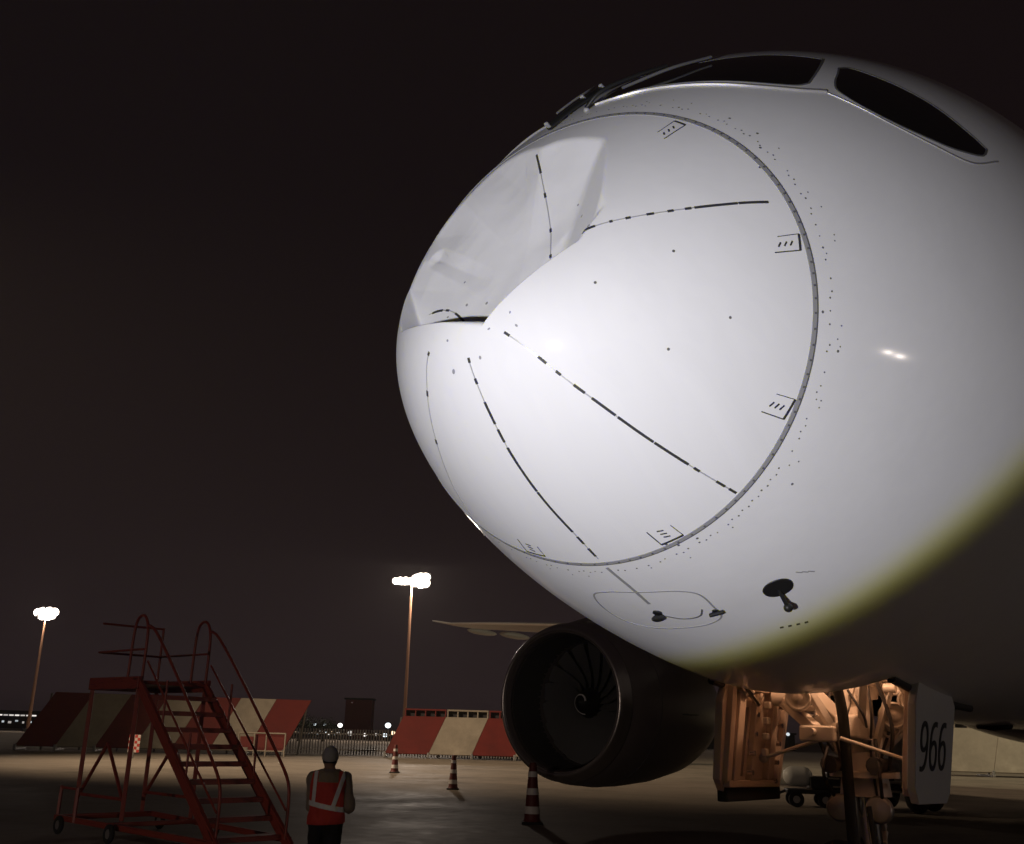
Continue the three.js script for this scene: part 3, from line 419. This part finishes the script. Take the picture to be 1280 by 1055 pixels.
P('tail_fin', new THREE.ExtrudeGeometry(new THREE.Shape([[44, 2.6], [50.5, 11.5], [54.5, 11.5], [54, 2.6]].map((p) => new THREE.Vector2(...p))), { depth: 0.4, bevelEnabled: true, bevelSize: 0.1, bevelThickness: 0.1 }).translate(0, 0, -0.2), M.paint);
for (const s of [-1, 1]) P('tail_plane', new THREE.ExtrudeGeometry(new THREE.Shape([[47, 0], [52.5, 9.5], [54.6, 9.5], [52.5, 0]].map((p) => new THREE.Vector2(...p))), { depth: 0.25, bevelEnabled: true, bevelSize: 0.08, bevelThickness: 0.08 }).rotateX(s * Math.PI / 2).translate(0, 1.4, 0), M.paint);
if (0) { /* cables */ }
const toWorld = (x, up, z) => V(x, up + ZC, z).applyAxisAngle(V(0, 1, 0), Math.PI / 2 - PSI).add(V(-0.23, 0, -4.8409));
{ // dark ground cables hanging from the gear bay
  const c1 = [[5.02, -2.75, 0.05], [5.10, -3.0, 0.06], [5.15, -3.4, 0.05], [5.2, -4.0, 0.04], [5.24, -4.6, 0.06], [5.1, -4.9, 0.2], [4.6, -4.955, 0.8], [3.6, -4.955, 1.4], [2.2, -4.955, 3.4]].map((p) => toWorld(...p));
  const t1 = part('ground_cable', tube(c1, 0.047, 90, false, 12), M.hose, scene); tag(t1, 'thick black cable hanging from the nose gear bay left of the leg', 'cable');
  const c2 = [[5.42, -3.75, 0.12], [5.44, -4.05, 0.14], [5.46, -4.5, 0.16], [5.3, -4.93, 0.3], [4.6, -4.965, 1.1], [3.0, -4.965, 2.5]].map((p) => toWorld(...p));
  tag(part('ground_cable', tube(c2, 0.022, 60, false, 10), M.hose, scene), 'thin black cable dropping below the lamps of the nose gear leg', 'cable');
}
// ------------------------------------------------------------ ground cart behind the nose gear
{
  const t = thing('ground_cart', 'low white and black ground support cart behind the nose gear door', 'ground cart', [9.1, 0, -30.5], -0.15);
  part('tank', [new THREE.CapsuleGeometry(0.27, 0.3, 8, 24).rotateZ(Math.PI / 2).translate(-0.58, 0.82, 0)], mat([0.8, 0.78, 0.72], 0.4), t);
  part('chassis', [box(1.9, 0.12, 0.9, 0, 0.42, 0, 0.03), box(0.5, 0.34, 0.8, -0.05, 0.66, 0, 0.04), box(0.66, 0.5, 0.8, 0.5, 0.72, 0, 0.05)], M.black, t);
  for (const [x, y, w] of [[0.35, 0.80, 0.3], [0.52, 0.58, 0.42], [0.55, 0.12, 0.42], [-0.35, 0.5, 0.16]]) part('grab_rail', bar(V(x - w / 2, y, 0.47), V(x + w / 2, y, 0.47), 0.026), M.chrome, t);
  for (const x of [-0.7, 0.1, 0.72]) for (const z of [-0.4, 0.4]) { const w = part('wheel', new THREE.CylinderGeometry(0.21, 0.21, 0.14, 24).rotateX(Math.PI / 2).translate(x, 0.21, z), M.rubber, t); part('hub', new THREE.CylinderGeometry(0.1, 0.1, 0.15, 20).rotateX(Math.PI / 2).translate(x, 0.21, z), M.hub, w); }
  part('tow_arm', [beam(V(-0.95, 0.42, 0), V(-1.4, 0.25, 0.1), 0.07, 0.07), beam(V(0.95, 0.45, 0.2), V(1.35, 0.9, 0.2), 0.05, 0.05)], M.gearDark, t);
}
// ------------------------------------------------------------ red maintenance steps
{
  const t = thing('maintenance_steps', 'red steel maintenance steps with a high platform and handrails', 'boarding steps', [-5.93, 0, -16.9]);
  const R = 0.81, u = V(Math.sin(R), 0, Math.cos(R)), w = V(Math.cos(R), 0, -Math.sin(R)), H = 2.45, W = 1.2, run = 2.75;
  const at = (a, y, b) => V(0, 0, 0).addScaledVector(u, a).addScaledVector(w, b).add(V(0, y, 0)); // a: down the flight, b: across
  const ad = (n, g, m = M.redSteel) => part(n, Array.isArray(g) ? merge(g) : g, m, t);
  ad('stringer', beam(at(-0.08, H - 0.03, 0), at(run + 0.05, 0.1, 0), 0.06, 0.175)); ad('stringer', beam(at(-0.08, H - 0.03, W), at(run + 0.05, 0.1, W), 0.06, 0.175), M.redSteel);
  for (let k = 1; k < 10; k++) { const y = H - k * H / 10, a = run * k / 10; ad('tread', [box(W - 0.05, 0.035, 0.26, 0, 0, 0, 0.006).rotateY(R), box(W - 0.05, 0.05, 0.02, 0, -0.03, 0.13, 0.004).rotateY(R)].map((g) => g.translate(...at(a, y, W / 2).toArray())), M.redSteel); }
  const D = 1.7;
  const pl = ad('platform', [box(W + 0.06, 0.06, D, 0, 0, 0, 0.01).rotateY(R).translate(...at(-D / 2, H - 0.03, W / 2).toArray())], M.redSteel);
  for (const b of [0, W]) part('edge_beam', beam(at(0.02, H - 0.04, b - (b ? -0.03 : 0.03)), at(-D - 0.04, H - 0.04, b - (b ? -0.03 : 0.03)), 0.07, 0.2), b ? M.redSteel : M.redSteel, pl);
  part('edge_beam', beam(at(-D - 0.04, H - 0.04, 0), at(-D - 0.04, H - 0.04, W), 0.07, 0.2), M.redSteel, pl);
  for (const b of [0, W]) for (const a of [-0.05, -D]) ad('leg', beam(at(a, 0.3, b), at(a, H - 0.1, b), 0.07, 0.07, V(0.3, 0, 1)), M.redSteel);
  for (const b of [0, W]) ad('brace', [beam(at(-0.05, 0.55, b), at(-D * 0.5, 1.45, b), 0.045, 0.045), beam(at(-D, 0.55, b), at(-D * 0.5, 1.45, b), 0.045, 0.045), beam(at(-D, 0.62, b), at(-0.05, 0.62, b), 0.05, 0.05)], M.redSteel);
  ad('base_frame', [beam(at(-D - 0.08, 0.25, -0.25), at(run, 0.2, -0.02), 0.07, 0.09), beam(at(-D - 0.08, 0.25, W + 0.25), at(run, 0.2, W + 0.02), 0.07, 0.09), beam(at(-D - 0.08, 0.25, -0.3), at(-D - 0.08, 0.25, W + 0.3), 0.07, 0.09), beam(at(-0.05, 0.25, -0.25), at(-0.05, 0.25, W + 0.25), 0.07, 0.07), beam(at(-D - 0.08, 0.1, -0.25), at(-D - 0.08, 0.75, -0.25), 0.05, 0.05, V(1, 0, 0)), beam(at(-D + 0.55, 0.2, -0.25), at(-D + 0.55, 0.75, -0.25), 0.05, 0.05, V(1, 0, 0)), beam(at(-D - 0.08, 0.72, -0.25), at(-D + 0.55, 0.72, -0.25), 0.04, 0.04)], M.redSteel);
  for (const b of [-0.3, W + 0.3]) for (const a of [-D + 0.12, 0.2]) { const g = new THREE.TorusGeometry(0.105, 0.04, 12, 24).rotateY(R + Math.PI / 2), p = at(a, 0.146, b), wh = ad('wheel', g.translate(p.x, p.y, p.z), M.rubber); part('hub', new THREE.CylinderGeometry(0.07, 0.07, 0.05, 16).rotateZ(Math.PI / 2).rotateY(R).translate(p.x, p.y, p.z), M.hub, wh); }
  const r = 0.024;
  for (const b of [0.02, W - 0.02]) { // hoops on the platform
    const m = b < 0.5 ? M.redSteel : M.redSteel;
    ad('platform_rail', tube([at(-0.52, H, b), at(-0.48, H + 0.85, b), at(-0.42, H + 1.0, b), at(-0.3, H + 1.06, b), at(-0.18, H + 1.04, b), at(-0.09, H + 0.95, b), at(-0.03, H + 0.8, b), at(-0.02, H, b)], r, 60), m);
    ad('rail_bar', bar(at(-D, H + 0.5, b), at(-0.02, H + 0.5, b), 0.018), m); if (b > 0.5) ad('rail_bar', bar(at(-D, H, b), at(-D, H + 1.02, b), 0.022), m);
    // stair handrail, cranked down to the foot
    const hr = ad('handrail', tube([at(0.0, H + 0.88, b), at(0.2, H + 0.80, b), at(run - 0.45, 1.38, b), at(run - 0.12, 1.02, b), at(run - 0.06, 0.85, b), at(run - 0.06, 0.2, b)], r, 80), m);
    for (const k of [0.3, 0.62]) part('rail_post', bar(at(run * k, H * (1 - k), b), at(run * k, H * (1 - k) + 0.72, b), 0.019), m, hr);
    part('mid_rail', bar(at(0.1, H + 0.3, b), at(run - 0.1, 0.6, b), 0.017), m, hr);
  }
  for (const y of [0.5, 1.0]) ad('end_rail', bar(at(-D, H + y, 0.02), at(-D, H + y, W - 0.02), 0.02), M.redSteel);
}
// ------------------------------------------------------------ traffic cones
{
  const cone = thing('traffic_cone', 'nearest tall red and white striped cone below the engine', 'traffic cone', [0.64, 0, -22.27], 0, 'striped cones on the apron');
  const white = mat([0.6, 0.57, 0.54], 0.5), red = mat([0.11, 0.014, 0.012], 0.6), Hc = 1.2, rad = (y) => 0.175 - 0.10 * y / Hc;
  part('cone_base', [box(0.44, 0.05, 0.44, 0, 0.025, 0, 0.015)], M.rubber, cone);
  part('cone_body', lathe([[0.19, 0.05], [0.178, 0.08], [rad(0.1), 0.1], [rad(Hc - 0.05), Hc - 0.05], [0.06, Hc], [0.04, Hc], [0.04, Hc - 0.06]], 28), red, cone);
  for (const [a, b] of [[0.20, 0.345], [0.57, 0.70], [0.92, 1.03]]) part('reflective_band', lathe([[rad(a) + 0.001, a], [rad(a) + 0.004, a + 0.003], [rad(b) + 0.004, b - 0.003], [rad(b) + 0.001, b]], 28), white, cone);
  for (const [x, z, l, s] of [[-1.59, -34.48, 'striped cone standing alone between the engine and the far fence', 0.88], [-4.75, -46.7, 'farthest striped cone in front of the end of the striped fence', 0.98]]) { const c = cone.clone(); c.name = numbered('traffic_cone'); c.position.set(x, 0, z); c.scale.setScalar(s); c.rotation.y = x; c.userData.label = l; scene.add(c); }
}
// ------------------------------------------------------------ blast fences with slanted red and white panels
function blastFence(label, x0, z0, x1, z1, cols, h, skew, heads = true) {
  const ang = Math.atan2(-(z1 - z0), x1 - x0), t = thing('blast_fence', label, 'blast fence', [x0, 0, z0], ang), L = Math.hypot(x1 - x0, z1 - z0), n = cols.length, w = L / n, lean = 0.42 * h, y0 = 0.28, hh = h * (heads ? 0.82 : 0.97);
  for (let k = 0; k < n; k++) {
    const red = cols[k] === 'r', sh = new THREE.Shape([[0.02, 0], [w - 0.02, 0], [w - 0.02 + skew * 0.82, 1], [skew * 0.82 + 0.02, 1]].map(([x, y]) => new THREE.Vector2(x + k * w, y * (hh + 0.04 - y0) / Math.cos(Math.atan(lean / h)))));
    const g = new THREE.ExtrudeGeometry(sh, { depth: 0.08, bevelEnabled: true, bevelSize: 0.015, bevelThickness: 0.015, bevelSegments: 1 }); const uv = g.attributes.uv; for (let i = 0; i < uv.count; i++) uv.setXY(i, uv.getX(i) / 7, uv.getY(i) / 7);
    g.translate(0, 0, -0.05).rotateX(-Math.atan(lean / h)).translate(0, y0, 0);
    part('panel', g, red ? M.fenceRed : M.fenceWhite, t);
    if (!heads) continue;
    // louvred head of the panel
    const xs = k * w + skew * 0.86, zz = -lean * 0.84, cap = part('louvre_head', [box(w - 0.06, 0.12, 0.3, xs + w / 2, h - 0.06, zz, 0.02), box(w - 0.06, 0.08, 0.3, xs + w / 2, hh + 0.04, zz, 0.02), ...[0, 1, 2, 3, 4].map((i) => box(0.09, h - hh - 0.1, 0.26, xs + 0.08 + (w - 0.16) * i / 4, (h + hh) / 2, zz, 0.02))], red || !heads ? M.fenceTop : M.fenceWhite, t);
    part('louvre_back', box(w - 0.1, h - hh - 0.1, 0.03, xs + w / 2, (h + hh) / 2, zz - 0.17, 0.005), M.dark, t);
  }
  for (let k = 0; k <= n; k++) part('support', [beam(V(k * w, 0, 0.02), V(k * w, y0 + 0.1, -0.02), 0.16, 0.16, V(1, 0, 0)), beam(V(k * w + skew * 0.5, 0, -lean - 1.2), V(k * w + skew * 0.7, hh, -lean * 0.9 - 0.2), 0.12, 0.12, V(1, 0, 0)), beam(V(k * w, 0.06, 0.1), V(k * w, 0.06, -lean - 1.3), 0.16, 0.1)], M.steel, t);
  part('foot_beam', [box(L, 0.14, 0.14, L / 2, 0.36, -0.14, 0.02)], M.fenceTop, t);
}
blastFence('far left blast fence of slanted red and white panels behind the steps', -30.5, -66, -14.5, -69.6, ['r', 'w', 'r', 'w', 'r', 'w', 'r'], 3.65, 2.0, false);
blastFence('middle blast fence of slanted red and white panels beside the engine', -8.1, -72.3, 12.7, -73.6, ['r', 'w', 'r', 'w', 'r', 'w', 'r'], 3.3, 1.35);
blastFence('right blast fence of pale panels beyond the main gear', 26.4, -65.1, 56, -62.5, ['w', 'w', 'w', 'w', 'w', 'w', 'w', 'w'], 3.4, 1.2);
// ------------------------------------------------------------ barrier, slat fence, marker
{
  const t = thing('crowd_barrier', 'pale tubular barrier with red boards in front of the left fence', 'barrier', [-16.85, 0, -67.1]);
  const L = 2.95; for (const x of [0, 1.0, 1.75, L]) part('post', bar(V(x, 0, 0), V(x, 1.42, 0), 0.05), M.fenceWhite, t);
  for (const [y, r] of [[1.40, 0.05], [0.32, 0.04]]) part('rail', bar(V(0, y, 0), V(L, y, 0), r), M.fenceWhite, t);
  for (const [a, b] of [[0.08, 0.92], [1.08, 1.67], [1.83, L - 0.08]]) part('board', box(b - a, 0.66, 0.04, (a + b) / 2, 0.85, -0.02), M.fenceRed, t);
  const f = thing('slat_fence', 'low dark fence of upright slats behind the person', 'fence', [-17.6, 0, -76]);
  for (const y of [0.35, 1.45]) part('rail', box(23, 0.09, 0.05, 11.5, y, -0.05), M.steel, f);
  const slat = box(0.09, 1.75, 0.03, 0, 0.9, 0), sm = [mat([0.07, 0.06, 0.062], 0.7), mat([0.05, 0.043, 0.045], 0.7), mat([0.10, 0.088, 0.088], 0.7)];
  for (let i = 0; i < 115; i++) { const s = part('slat', slat, sm[Math.floor(rnd() * 3)], f); s.position.set(i * 0.2 + 0.05, 0, 0); }
  const m = thing('marker_board', 'small red and white chequered marker board behind the steps', 'marker board', [-19.75, 0, -56.5]);
  part('post', [bar(V(0, 0, 0), V(0, 0.5, 0), 0.04)], M.steel, m); part('board', box(0.6, 0.9, 0.05, 0, 0.75, 0), mat([0.6, 0.5, 0.45], 0.5), m);
  const red = mat([0.45, 0.04, 0.03], 0.5); for (let i = 0; i < 4; i++) for (let j = 0; j < 6; j++) if ((i + j) % 2) part('check', box(0.14, 0.14, 0.012, -0.225 + i * 0.15, 0.375 + j * 0.15, 0.031, 0.002), red, m);
}
// ------------------------------------------------------------ far lights, buildings and trees
function streetLamp(x, y, z, label, s, c, e) {
  const t = thing('street_lamp', label, 'street lamp', [x, 0, z], 0, 'far street lamps beyond the apron'), yy = Math.max(0.9, y);
  part('pole', bar(V(0, 0, -0.3), V(0, yy + 0.2, -0.3), 0.09, 0.06), M.dark, t); part('arm', bar(V(0, yy + 0.2, -0.3), V(0, yy + 0.22, 0), 0.05), M.dark, t);
  part('lamp_head', new THREE.SphereGeometry(s, 16, 10).scale(1, 0.85, 0.8).translate(0, yy, 0), glow(c, e), t);
}
const CW = [1, 0.93, 0.86], CC = [0.85, 0.95, 1], CO = [1, 0.72, 0.45];
streetLamp(-28.1, 2.4, -180, 'bright white far lamp directly above the head of the person', 0.42, CW, 3);
streetLamp(-18.77, 2.55, -170, 'largest bluish far lamp left of the middle fence', 0.46, CC, 4);
streetLamp(-20.0, 1.35, -190, 'warm far lamp just right of the bluish one by the fence', 0.42, CO, 2.2);
streetLamp(-21.2, 0.95, -188, 'low pale far lamp beneath the bluish one', 0.4, CC, 2);
streetLamp(-25.3, 0.9, -192, 'low white far lamp midway between the person and the middle fence', 0.36, CW, 1.4);
streetLamp(-23.7, 1.0, -196, 'dim far lamp left of the pair by the middle fence', 0.3, CW, 0.8);
streetLamp(-28.9, 1.1, -198, 'dim pale far lamp right of the head of the person', 0.5, CW, 0.6);
streetLamp(-39.6, 2.6, -220, 'small white far lamp left of the person, the left of two', 0.32, CC, 1.2);
streetLamp(-37.6, 2.6, -220, 'small white far lamp left of the person, the right of two', 0.34, CC, 1.0);
streetLamp(-46.8, 3.3, -230, 'upper small far lamp beyond the end of the left fence', 0.3, CW, 0.6);
streetLamp(37.1, 3.3, -190, 'small far lamp in the gap between engine and nose gear door', 0.3, CC, 1.4);
streetLamp(40.3, 2.8, -200, 'second small far lamp close beside the nose gear door', 0.3, CC, 1.0);
streetLamp(51.6, 3.0, -190, 'pale far lamp seen between the two nose gear braces', 0.35, CC, 0.8);
function hall(name, label, x, z, w, h, d, m, litRows) {
  const t = thing(name, label, 'building', [x, 0, z]);
  part('wall', box(w, h, d, 0, h / 2, -d / 2, 0.05), m, t); part('roof', box(w + 0.6, 0.35, d + 0.6, 0, h + 0.17, -d / 2, 0.05), M.dark, t);
  for (const [x0, y, ww, hh, e, c] of litRows) part('lit_window', box(ww, hh, 0.08, x0, y, 0.05, 0.02), glow(c, e), t);
  return t;
}
{
  const rows = []; for (let i = 0; i < 9; i++) rows.push([-5 + i * 1.3, 2.9, 1.0, 0.3, 0.5 + 0.25 * (i % 3), CW]);
  for (let i = 0; i < 7; i++) rows.push([-4.6 + i * 1.55, 1.3 + 0.5 * rnd(), 0.35 + 0.4 * rnd(), 0.3 + 0.2 * rnd(), 0.25 + 0.5 * rnd(), i % 2 ? CW : CC]);
  hall('terminal_building', 'low lit building at the far left edge', -113, -240, 14, 3.6, 8, M.dark, rows);
  const r2 = []; for (let i = 0; i < 26; i++) r2.push([-8.4 + i * 0.66, 0.6 + 1.5 * rnd() * rnd(), 0.2 + 0.4 * rnd(), 0.26, 0.35 + 1.2 * rnd() + (i < 7 ? 0.7 : 0), [CW, CO, CC][i % 3]]);
  hall('service_building', 'long low building with a row of lights beyond the slat fence', -42, -232, 18, 2.4, 6, M.dark, r2);
  hall('storage_tower', 'dark red tower block beyond the slat fence', -29.6, -212, 5.4, 7.6, 4, mat([0.35, 0.05, 0.05], 0.8), [[-1.4, 7.0, 0.2, 0.12, 0.1, CW]]);
  const r3 = []; for (let i = 0; i < 20; i++) r3.push([-11.5 + i * 1.18, 0.6 + 2.0 * rnd(), 0.3, 0.3, 0.4 + 1.0 * rnd(), [CC, CW][i % 2]]);
  hall('cargo_building', 'dark building with small lights seen behind the engine', 44, -205, 26, 3.0, 8, M.dark, r3);
}
function tree(x, z, h, w, label) {
  const t = thing('tree', label, 'tree', [x, 0, z], rnd() * 6);
  part('trunk', [bar(V(0, 0, 0), V(0.1, h * 0.5, 0), 0.2, 0.1), bar(V(0.1, h * 0.4, 0), V(0.9, h * 0.7, 0.3), 0.09, 0.04), bar(V(0.05, h * 0.35, 0), V(-0.8, h * 0.68, -0.2), 0.09, 0.04)], M.bark, t);
  const pos = [];
  for (let c = 0; c < 26; c++) { const a = rnd() * 6.28, r = Math.sqrt(rnd()) * w, cy = h * (0.38 + 0.55 * rnd()) * (1 - 0.25 * r / w), cx = r * Math.cos(a), cz = r * Math.sin(a), cr = 0.5 + 0.5 * rnd();
    for (let i = 0; i < 70; i++) { const d = V(rnd() - 0.5, rnd() - 0.5, rnd() - 0.5).normalize().multiplyScalar(cr * Math.cbrt(rnd())), o = V(cx, cy, cz).add(d), e = V(rnd() - 0.5, rnd() - 0.5, rnd() - 0.5).multiplyScalar(0.4), f = V(rnd() - 0.5, rnd() - 0.5, rnd() - 0.5).multiplyScalar(0.4); for (const q of [o, o.clone().add(e), o.clone().add(f)]) pos.push(q.x, q.y, q.z); } }
  const g = new THREE.BufferGeometry(); g.setAttribute('position', new THREE.Float32BufferAttribute(pos, 3)); g.computeVertexNormals(); part('crown', g, M.leaf, t);
}
tree(-33, -158, 5.9, 2.3, 'tallest dark tree beyond the end of the left fence'); tree(-29.2, -150, 4.6, 2.0, 'lower dark tree left of the head of the person'); tree(-26, -152, 3.4, 1.6, 'smallest dark tree just left of the head of the person');

// ------------------------------------------------------------ person seen from behind
function isoMesh(fn, c, h, res) { // surface fn = 0 (negative inside) in the box c +- h
  const mc = new MarchingCubes(res, new THREE.MeshBasicMaterial(), false, false, 400000); mc.isolation = 0;
  for (let k = 0; k < res; k++) for (let j = 0; j < res; j++) for (let i = 0; i < res; i++) mc.field[i + j * res + k * res * res] = -fn(c.x + h.x * (i - res / 2) / (res / 2), c.y + h.y * (j - res / 2) / (res / 2), c.z + h.z * (k - res / 2) / (res / 2));
  mc.update(); const n = mc.count, pos = mc.positionArray.slice(0, n * 3);
  for (let i = 0; i < n; i++) { pos[i * 3] = c.x + h.x * pos[i * 3]; pos[i * 3 + 1] = c.y + h.y * pos[i * 3 + 1]; pos[i * 3 + 2] = c.z + h.z * pos[i * 3 + 2]; }
  let g = new THREE.BufferGeometry(); g.setAttribute('position', new THREE.BufferAttribute(new Float32Array(pos), 3)); g = mergeVertices(g, 1e-4); g.computeVertexNormals(); return g;
}
const cap = (a, b, ra, rb) => (x, y, z) => { const dx = b[0] - a[0], dy = b[1] - a[1], dz = b[2] - a[2], t = Math.min(1, Math.max(0, ((x - a[0]) * dx + (y - a[1]) * dy + (z - a[2]) * dz) / (dx * dx + dy * dy + dz * dz))); return Math.hypot(x - a[0] - t * dx, y - a[1] - t * dy, z - a[2] - t * dz) - ra - (rb - ra) * t; };
const ell = (c, r) => (x, y, z) => { const k = Math.hypot((x - c[0]) / r[0], (y - c[1]) / r[1], (z - c[2]) / r[2]); return (k - 1) * Math.min(...r); };
const smin = (k, ...f) => (x, y, z) => { let a = f[0](x, y, z); for (let i = 1; i < f.length; i++) { const b = f[i](x, y, z), h = Math.max(k - Math.abs(a - b), 0) / k; a = Math.min(a, b) - h * h * k * 0.25; } return a; };
{
  const S = 1.59 / 1.70, t = thing('person', 'person seen from behind in a red reflective vest, dark trousers and grey cap', 'person', [-1.79, 0, -11.0], 0.12);
  t.scale.set(S * 0.88, S, S);
  // facing -z (away from the camera); built 1.70 m tall
  const torso = smin(0.07, cap([-0.13, 1.36, 0.0], [0.13, 1.36, 0.0], 0.085, 0.085), cap([0, 1.33, 0], [0, 1.12, 0], 0.15, 0.135), cap([-0.07, 1.30, 0.01], [-0.05, 1.0, 0], 0.11, 0.12), cap([0.07, 1.30, 0.01], [0.05, 1.0, 0], 0.11, 0.12), cap([-0.075, 0.93, 0], [0.075, 0.93, 0], 0.12, 0.12));
  const armL = smin(0.04, cap([-0.205, 1.365, 0], [-0.19, 1.08, -0.08], 0.06, 0.048), cap([-0.19, 1.08, -0.08], [-0.13, 1.10, -0.20], 0.046, 0.034));
  const armR = smin(0.04, cap([0.205, 1.365, 0], [0.275, 1.09, 0.02], 0.062, 0.05), cap([0.275, 1.09, 0.02], [0.14, 1.13, -0.20], 0.047, 0.034));
  const legs = smin(0.05, cap([-0.095, 0.90, 0], [-0.115, 0.48, -0.01], 0.095, 0.062), cap([-0.115, 0.48, -0.01], [-0.125, 0.08, 0.02], 0.058, 0.042), cap([0.095, 0.90, 0], [0.115, 0.48, -0.02], 0.095, 0.062), cap([0.115, 0.48, -0.02], [0.125, 0.08, 0.01], 0.058, 0.042));
  const headC = [-0.005, 1.585, -0.02];
  const neck = cap([0, 1.40, 0.0], [-0.003, 1.52, -0.015], 0.058, 0.055), head = smin(0.03, ell(headC, [0.086, 0.114, 0.098]), ell([-0.005, 1.535, -0.055], [0.055, 0.06, 0.055]), cap([-0.005, 1.58, -0.105], [-0.005, 1.555, -0.125], 0.012, 0.016), ell([-0.083, 1.575, -0.005], [0.014, 0.03, 0.02]), ell([0.073, 1.575, -0.005], [0.014, 0.03, 0.02]));
  const feet = smin(0.03, cap([-0.125, 0.05, 0.05], [-0.135, 0.035, -0.14], 0.045, 0.036), cap([0.125, 0.05, 0.04], [0.135, 0.035, -0.15], 0.045, 0.036));
  const body = smin(0.03, torso, armL, armR, legs, neck, head, feet);
  const skinM = mat([0.30, 0.17, 0.11], 0.6), shirt = mat([0.24, 0.19, 0.15], 0.85), vest = mat([0.58, 0.045, 0.03], 0.75), white = mat([0.78, 0.78, 0.76], 0.5), trousers = mat([0.014, 0.013, 0.015], 0.9), grey = mat([0.34, 0.33, 0.33], 0.7), khaki = mat([0.26, 0.20, 0.13], 0.85);
  const bodyG = isoMesh(body, V(0, 0.86, -0.03), V(0.42, 0.92, 0.34), 110);
  const hands = [];
  for (const s of [-1, 1]) { // palms with five curled fingers, holding something in front of the chest
    const c = s < 0 ? [-0.11, 1.10, -0.235] : [0.12, 1.135, -0.235], fs = []; for (let k = 0; k < 4; k++) { const y = c[1] + 0.03 - k * 0.02, l = [0.036, 0.042, 0.04, 0.03][k]; fs.push(cap([c[0] - s * 0.01, y, c[2] - 0.03], [c[0] - s * 0.02, y, c[2] - 0.03 - l], 0.0095, 0.009), cap([c[0] - s * 0.02, y, c[2] - 0.03 - l], [c[0] - s * 0.055, y, c[2] - 0.035 - l], 0.009, 0.0075)); }
    const f = smin(0.008, ell(c, [0.02, 0.045, 0.045]), cap([c[0], c[1], c[2] + 0.05], c, 0.03, 0.03), cap([c[0] - s * 0.01, c[1] + 0.035, c[2] + 0.01], [c[0] - s * 0.04, c[1] + 0.06, c[2] - 0.03], 0.012, 0.01), ...fs);
    hands.push(isoMesh(f, V(c[0] - s * 0.02, c[1], c[2] - 0.01), V(0.11, 0.11, 0.11), 60));
  }
  part('body', merge([bodyG, ...hands]), skinM, t);
  const off = (f, k) => (x, y, z) => f(x, y, z) - k, both = (...f) => (x, y, z) => Math.max(...f.map((g) => g(x, y, z))), fold = (x, y, z) => 0.013 * noise3.noise(x * 11, y * 8, z * 11) + 0.005 * noise3.noise(x * 30, y * 16, z * 30);
  const sleeves = smin(0.03, off(torso, 0.010), off(armL, 0.016), off(armR, 0.018));
  part('shirt', isoMesh(both((x, y, z) => sleeves(x, y, z) - fold(x, y, z), (x, y, z) => 0.9 - y, (x, y, z) => -0.13 - z, (x, y, z) => y - 1.47), V(0, 1.18, 0), V(0.42, 0.36, 0.3), 90), shirt, t);
  const vf = (x, y, z) => smin(0.08, off(torso, 0.026), cap([0, 1.2, 0], [0, 0.95, 0], 0.17, 0.19))(x, y, z) - fold(x + 3, y, z);
  const clip = (x, y, z) => Math.max(0.905 - y + 0.04 * x, y - 1.45, Math.abs(x) - 0.235 + Math.max(0, y - 1.25) * 0.22);
  const v = part('vest', isoMesh(both(vf, clip), V(0, 1.18, 0), V(0.30, 0.34, 0.30), 84), vest, t);
  const vs = (k) => (x, y, z) => vf(x, y, z) - k, band = (fn, hw) => (x, y, z) => Math.abs(fn(x, y, z)) - hw;
  part('reflective_stripe', isoMesh(both(vs(0.006), clip, band((x, y) => y - 1.085 + 0.16 * x, 0.026)), V(0, 1.10, 0), V(0.30, 0.16, 0.30), 72), white, v);
  part('reflective_stripe', isoMesh(both(vs(0.006), clip, band((x, y) => x + 0.165 - 0.04 * (y - 1.2), 0.024), (x, y) => 1.10 - y), V(-0.16, 1.28, 0), V(0.12, 0.24, 0.30), 64), white, v);
  part('reflective_stripe', isoMesh(both(vs(0.006), clip, band((x, y) => x - 0.135 - 0.34 * (y - 1.25), 0.027), (x, y) => 1.06 - y), V(0.14, 1.26, 0), V(0.14, 0.24, 0.30), 64), white, v);
  part('shoulder_yoke', isoMesh(both(vs(0.004), clip, (x, y) => 1.335 - y - 0.02 * x, (x, y, z) => Math.abs(x) - 0.125, (x, y, z) => 0.0 - z), V(0, 1.37, 0.05), V(0.2, 0.12, 0.22), 56), khaki, v);
  part('trousers', isoMesh(both((x, y, z) => smin(0.04, off(legs, 0.02), both(off(torso, 0.014), (x, y) => y - 1.0))(x, y, z) - fold(x, y, z + 5), (x, y) => 0.07 - y, (x, y) => y - 1.0), V(0, 0.52, 0), V(0.34, 0.56, 0.3), 90), trousers, t);
  part('shoes', isoMesh(both(off(feet, 0.012), (x, y) => 0.0 - y), V(0, 0.06, -0.05), V(0.24, 0.12, 0.2), 64), M.rubber, t);
  const cp = part('cap', isoMesh(both(smin(0.01, ell([headC[0], headC[1] + 0.005, headC[2] + 0.004], [0.104, 0.126, 0.114]), both(cap([headC[0], headC[1] + 0.05, -0.1], [headC[0], headC[1] + 0.035, -0.185], 0.06, 0.05), (x, y, z) => Math.abs(y - headC[1] - 0.045 - 0.15 * (z + 0.1)) - 0.008)), (x, y, z) => headC[1] - 0.01 - y - Math.max(0, z) * 0.35), V(headC[0], headC[1] + 0.03, -0.05), V(0.16, 0.16, 0.2), 72), grey, t);
  part('hair', isoMesh(both(ell([headC[0], headC[1] - 0.005, headC[2] + 0.012], [0.094, 0.114, 0.1]), (x, y, z) => -0.03 - z, (x, y) => 1.53 - y), V(headC[0], headC[1], 0), V(0.14, 0.16, 0.16), 60), M.black, t);
}

renderer.render(scene, camera);
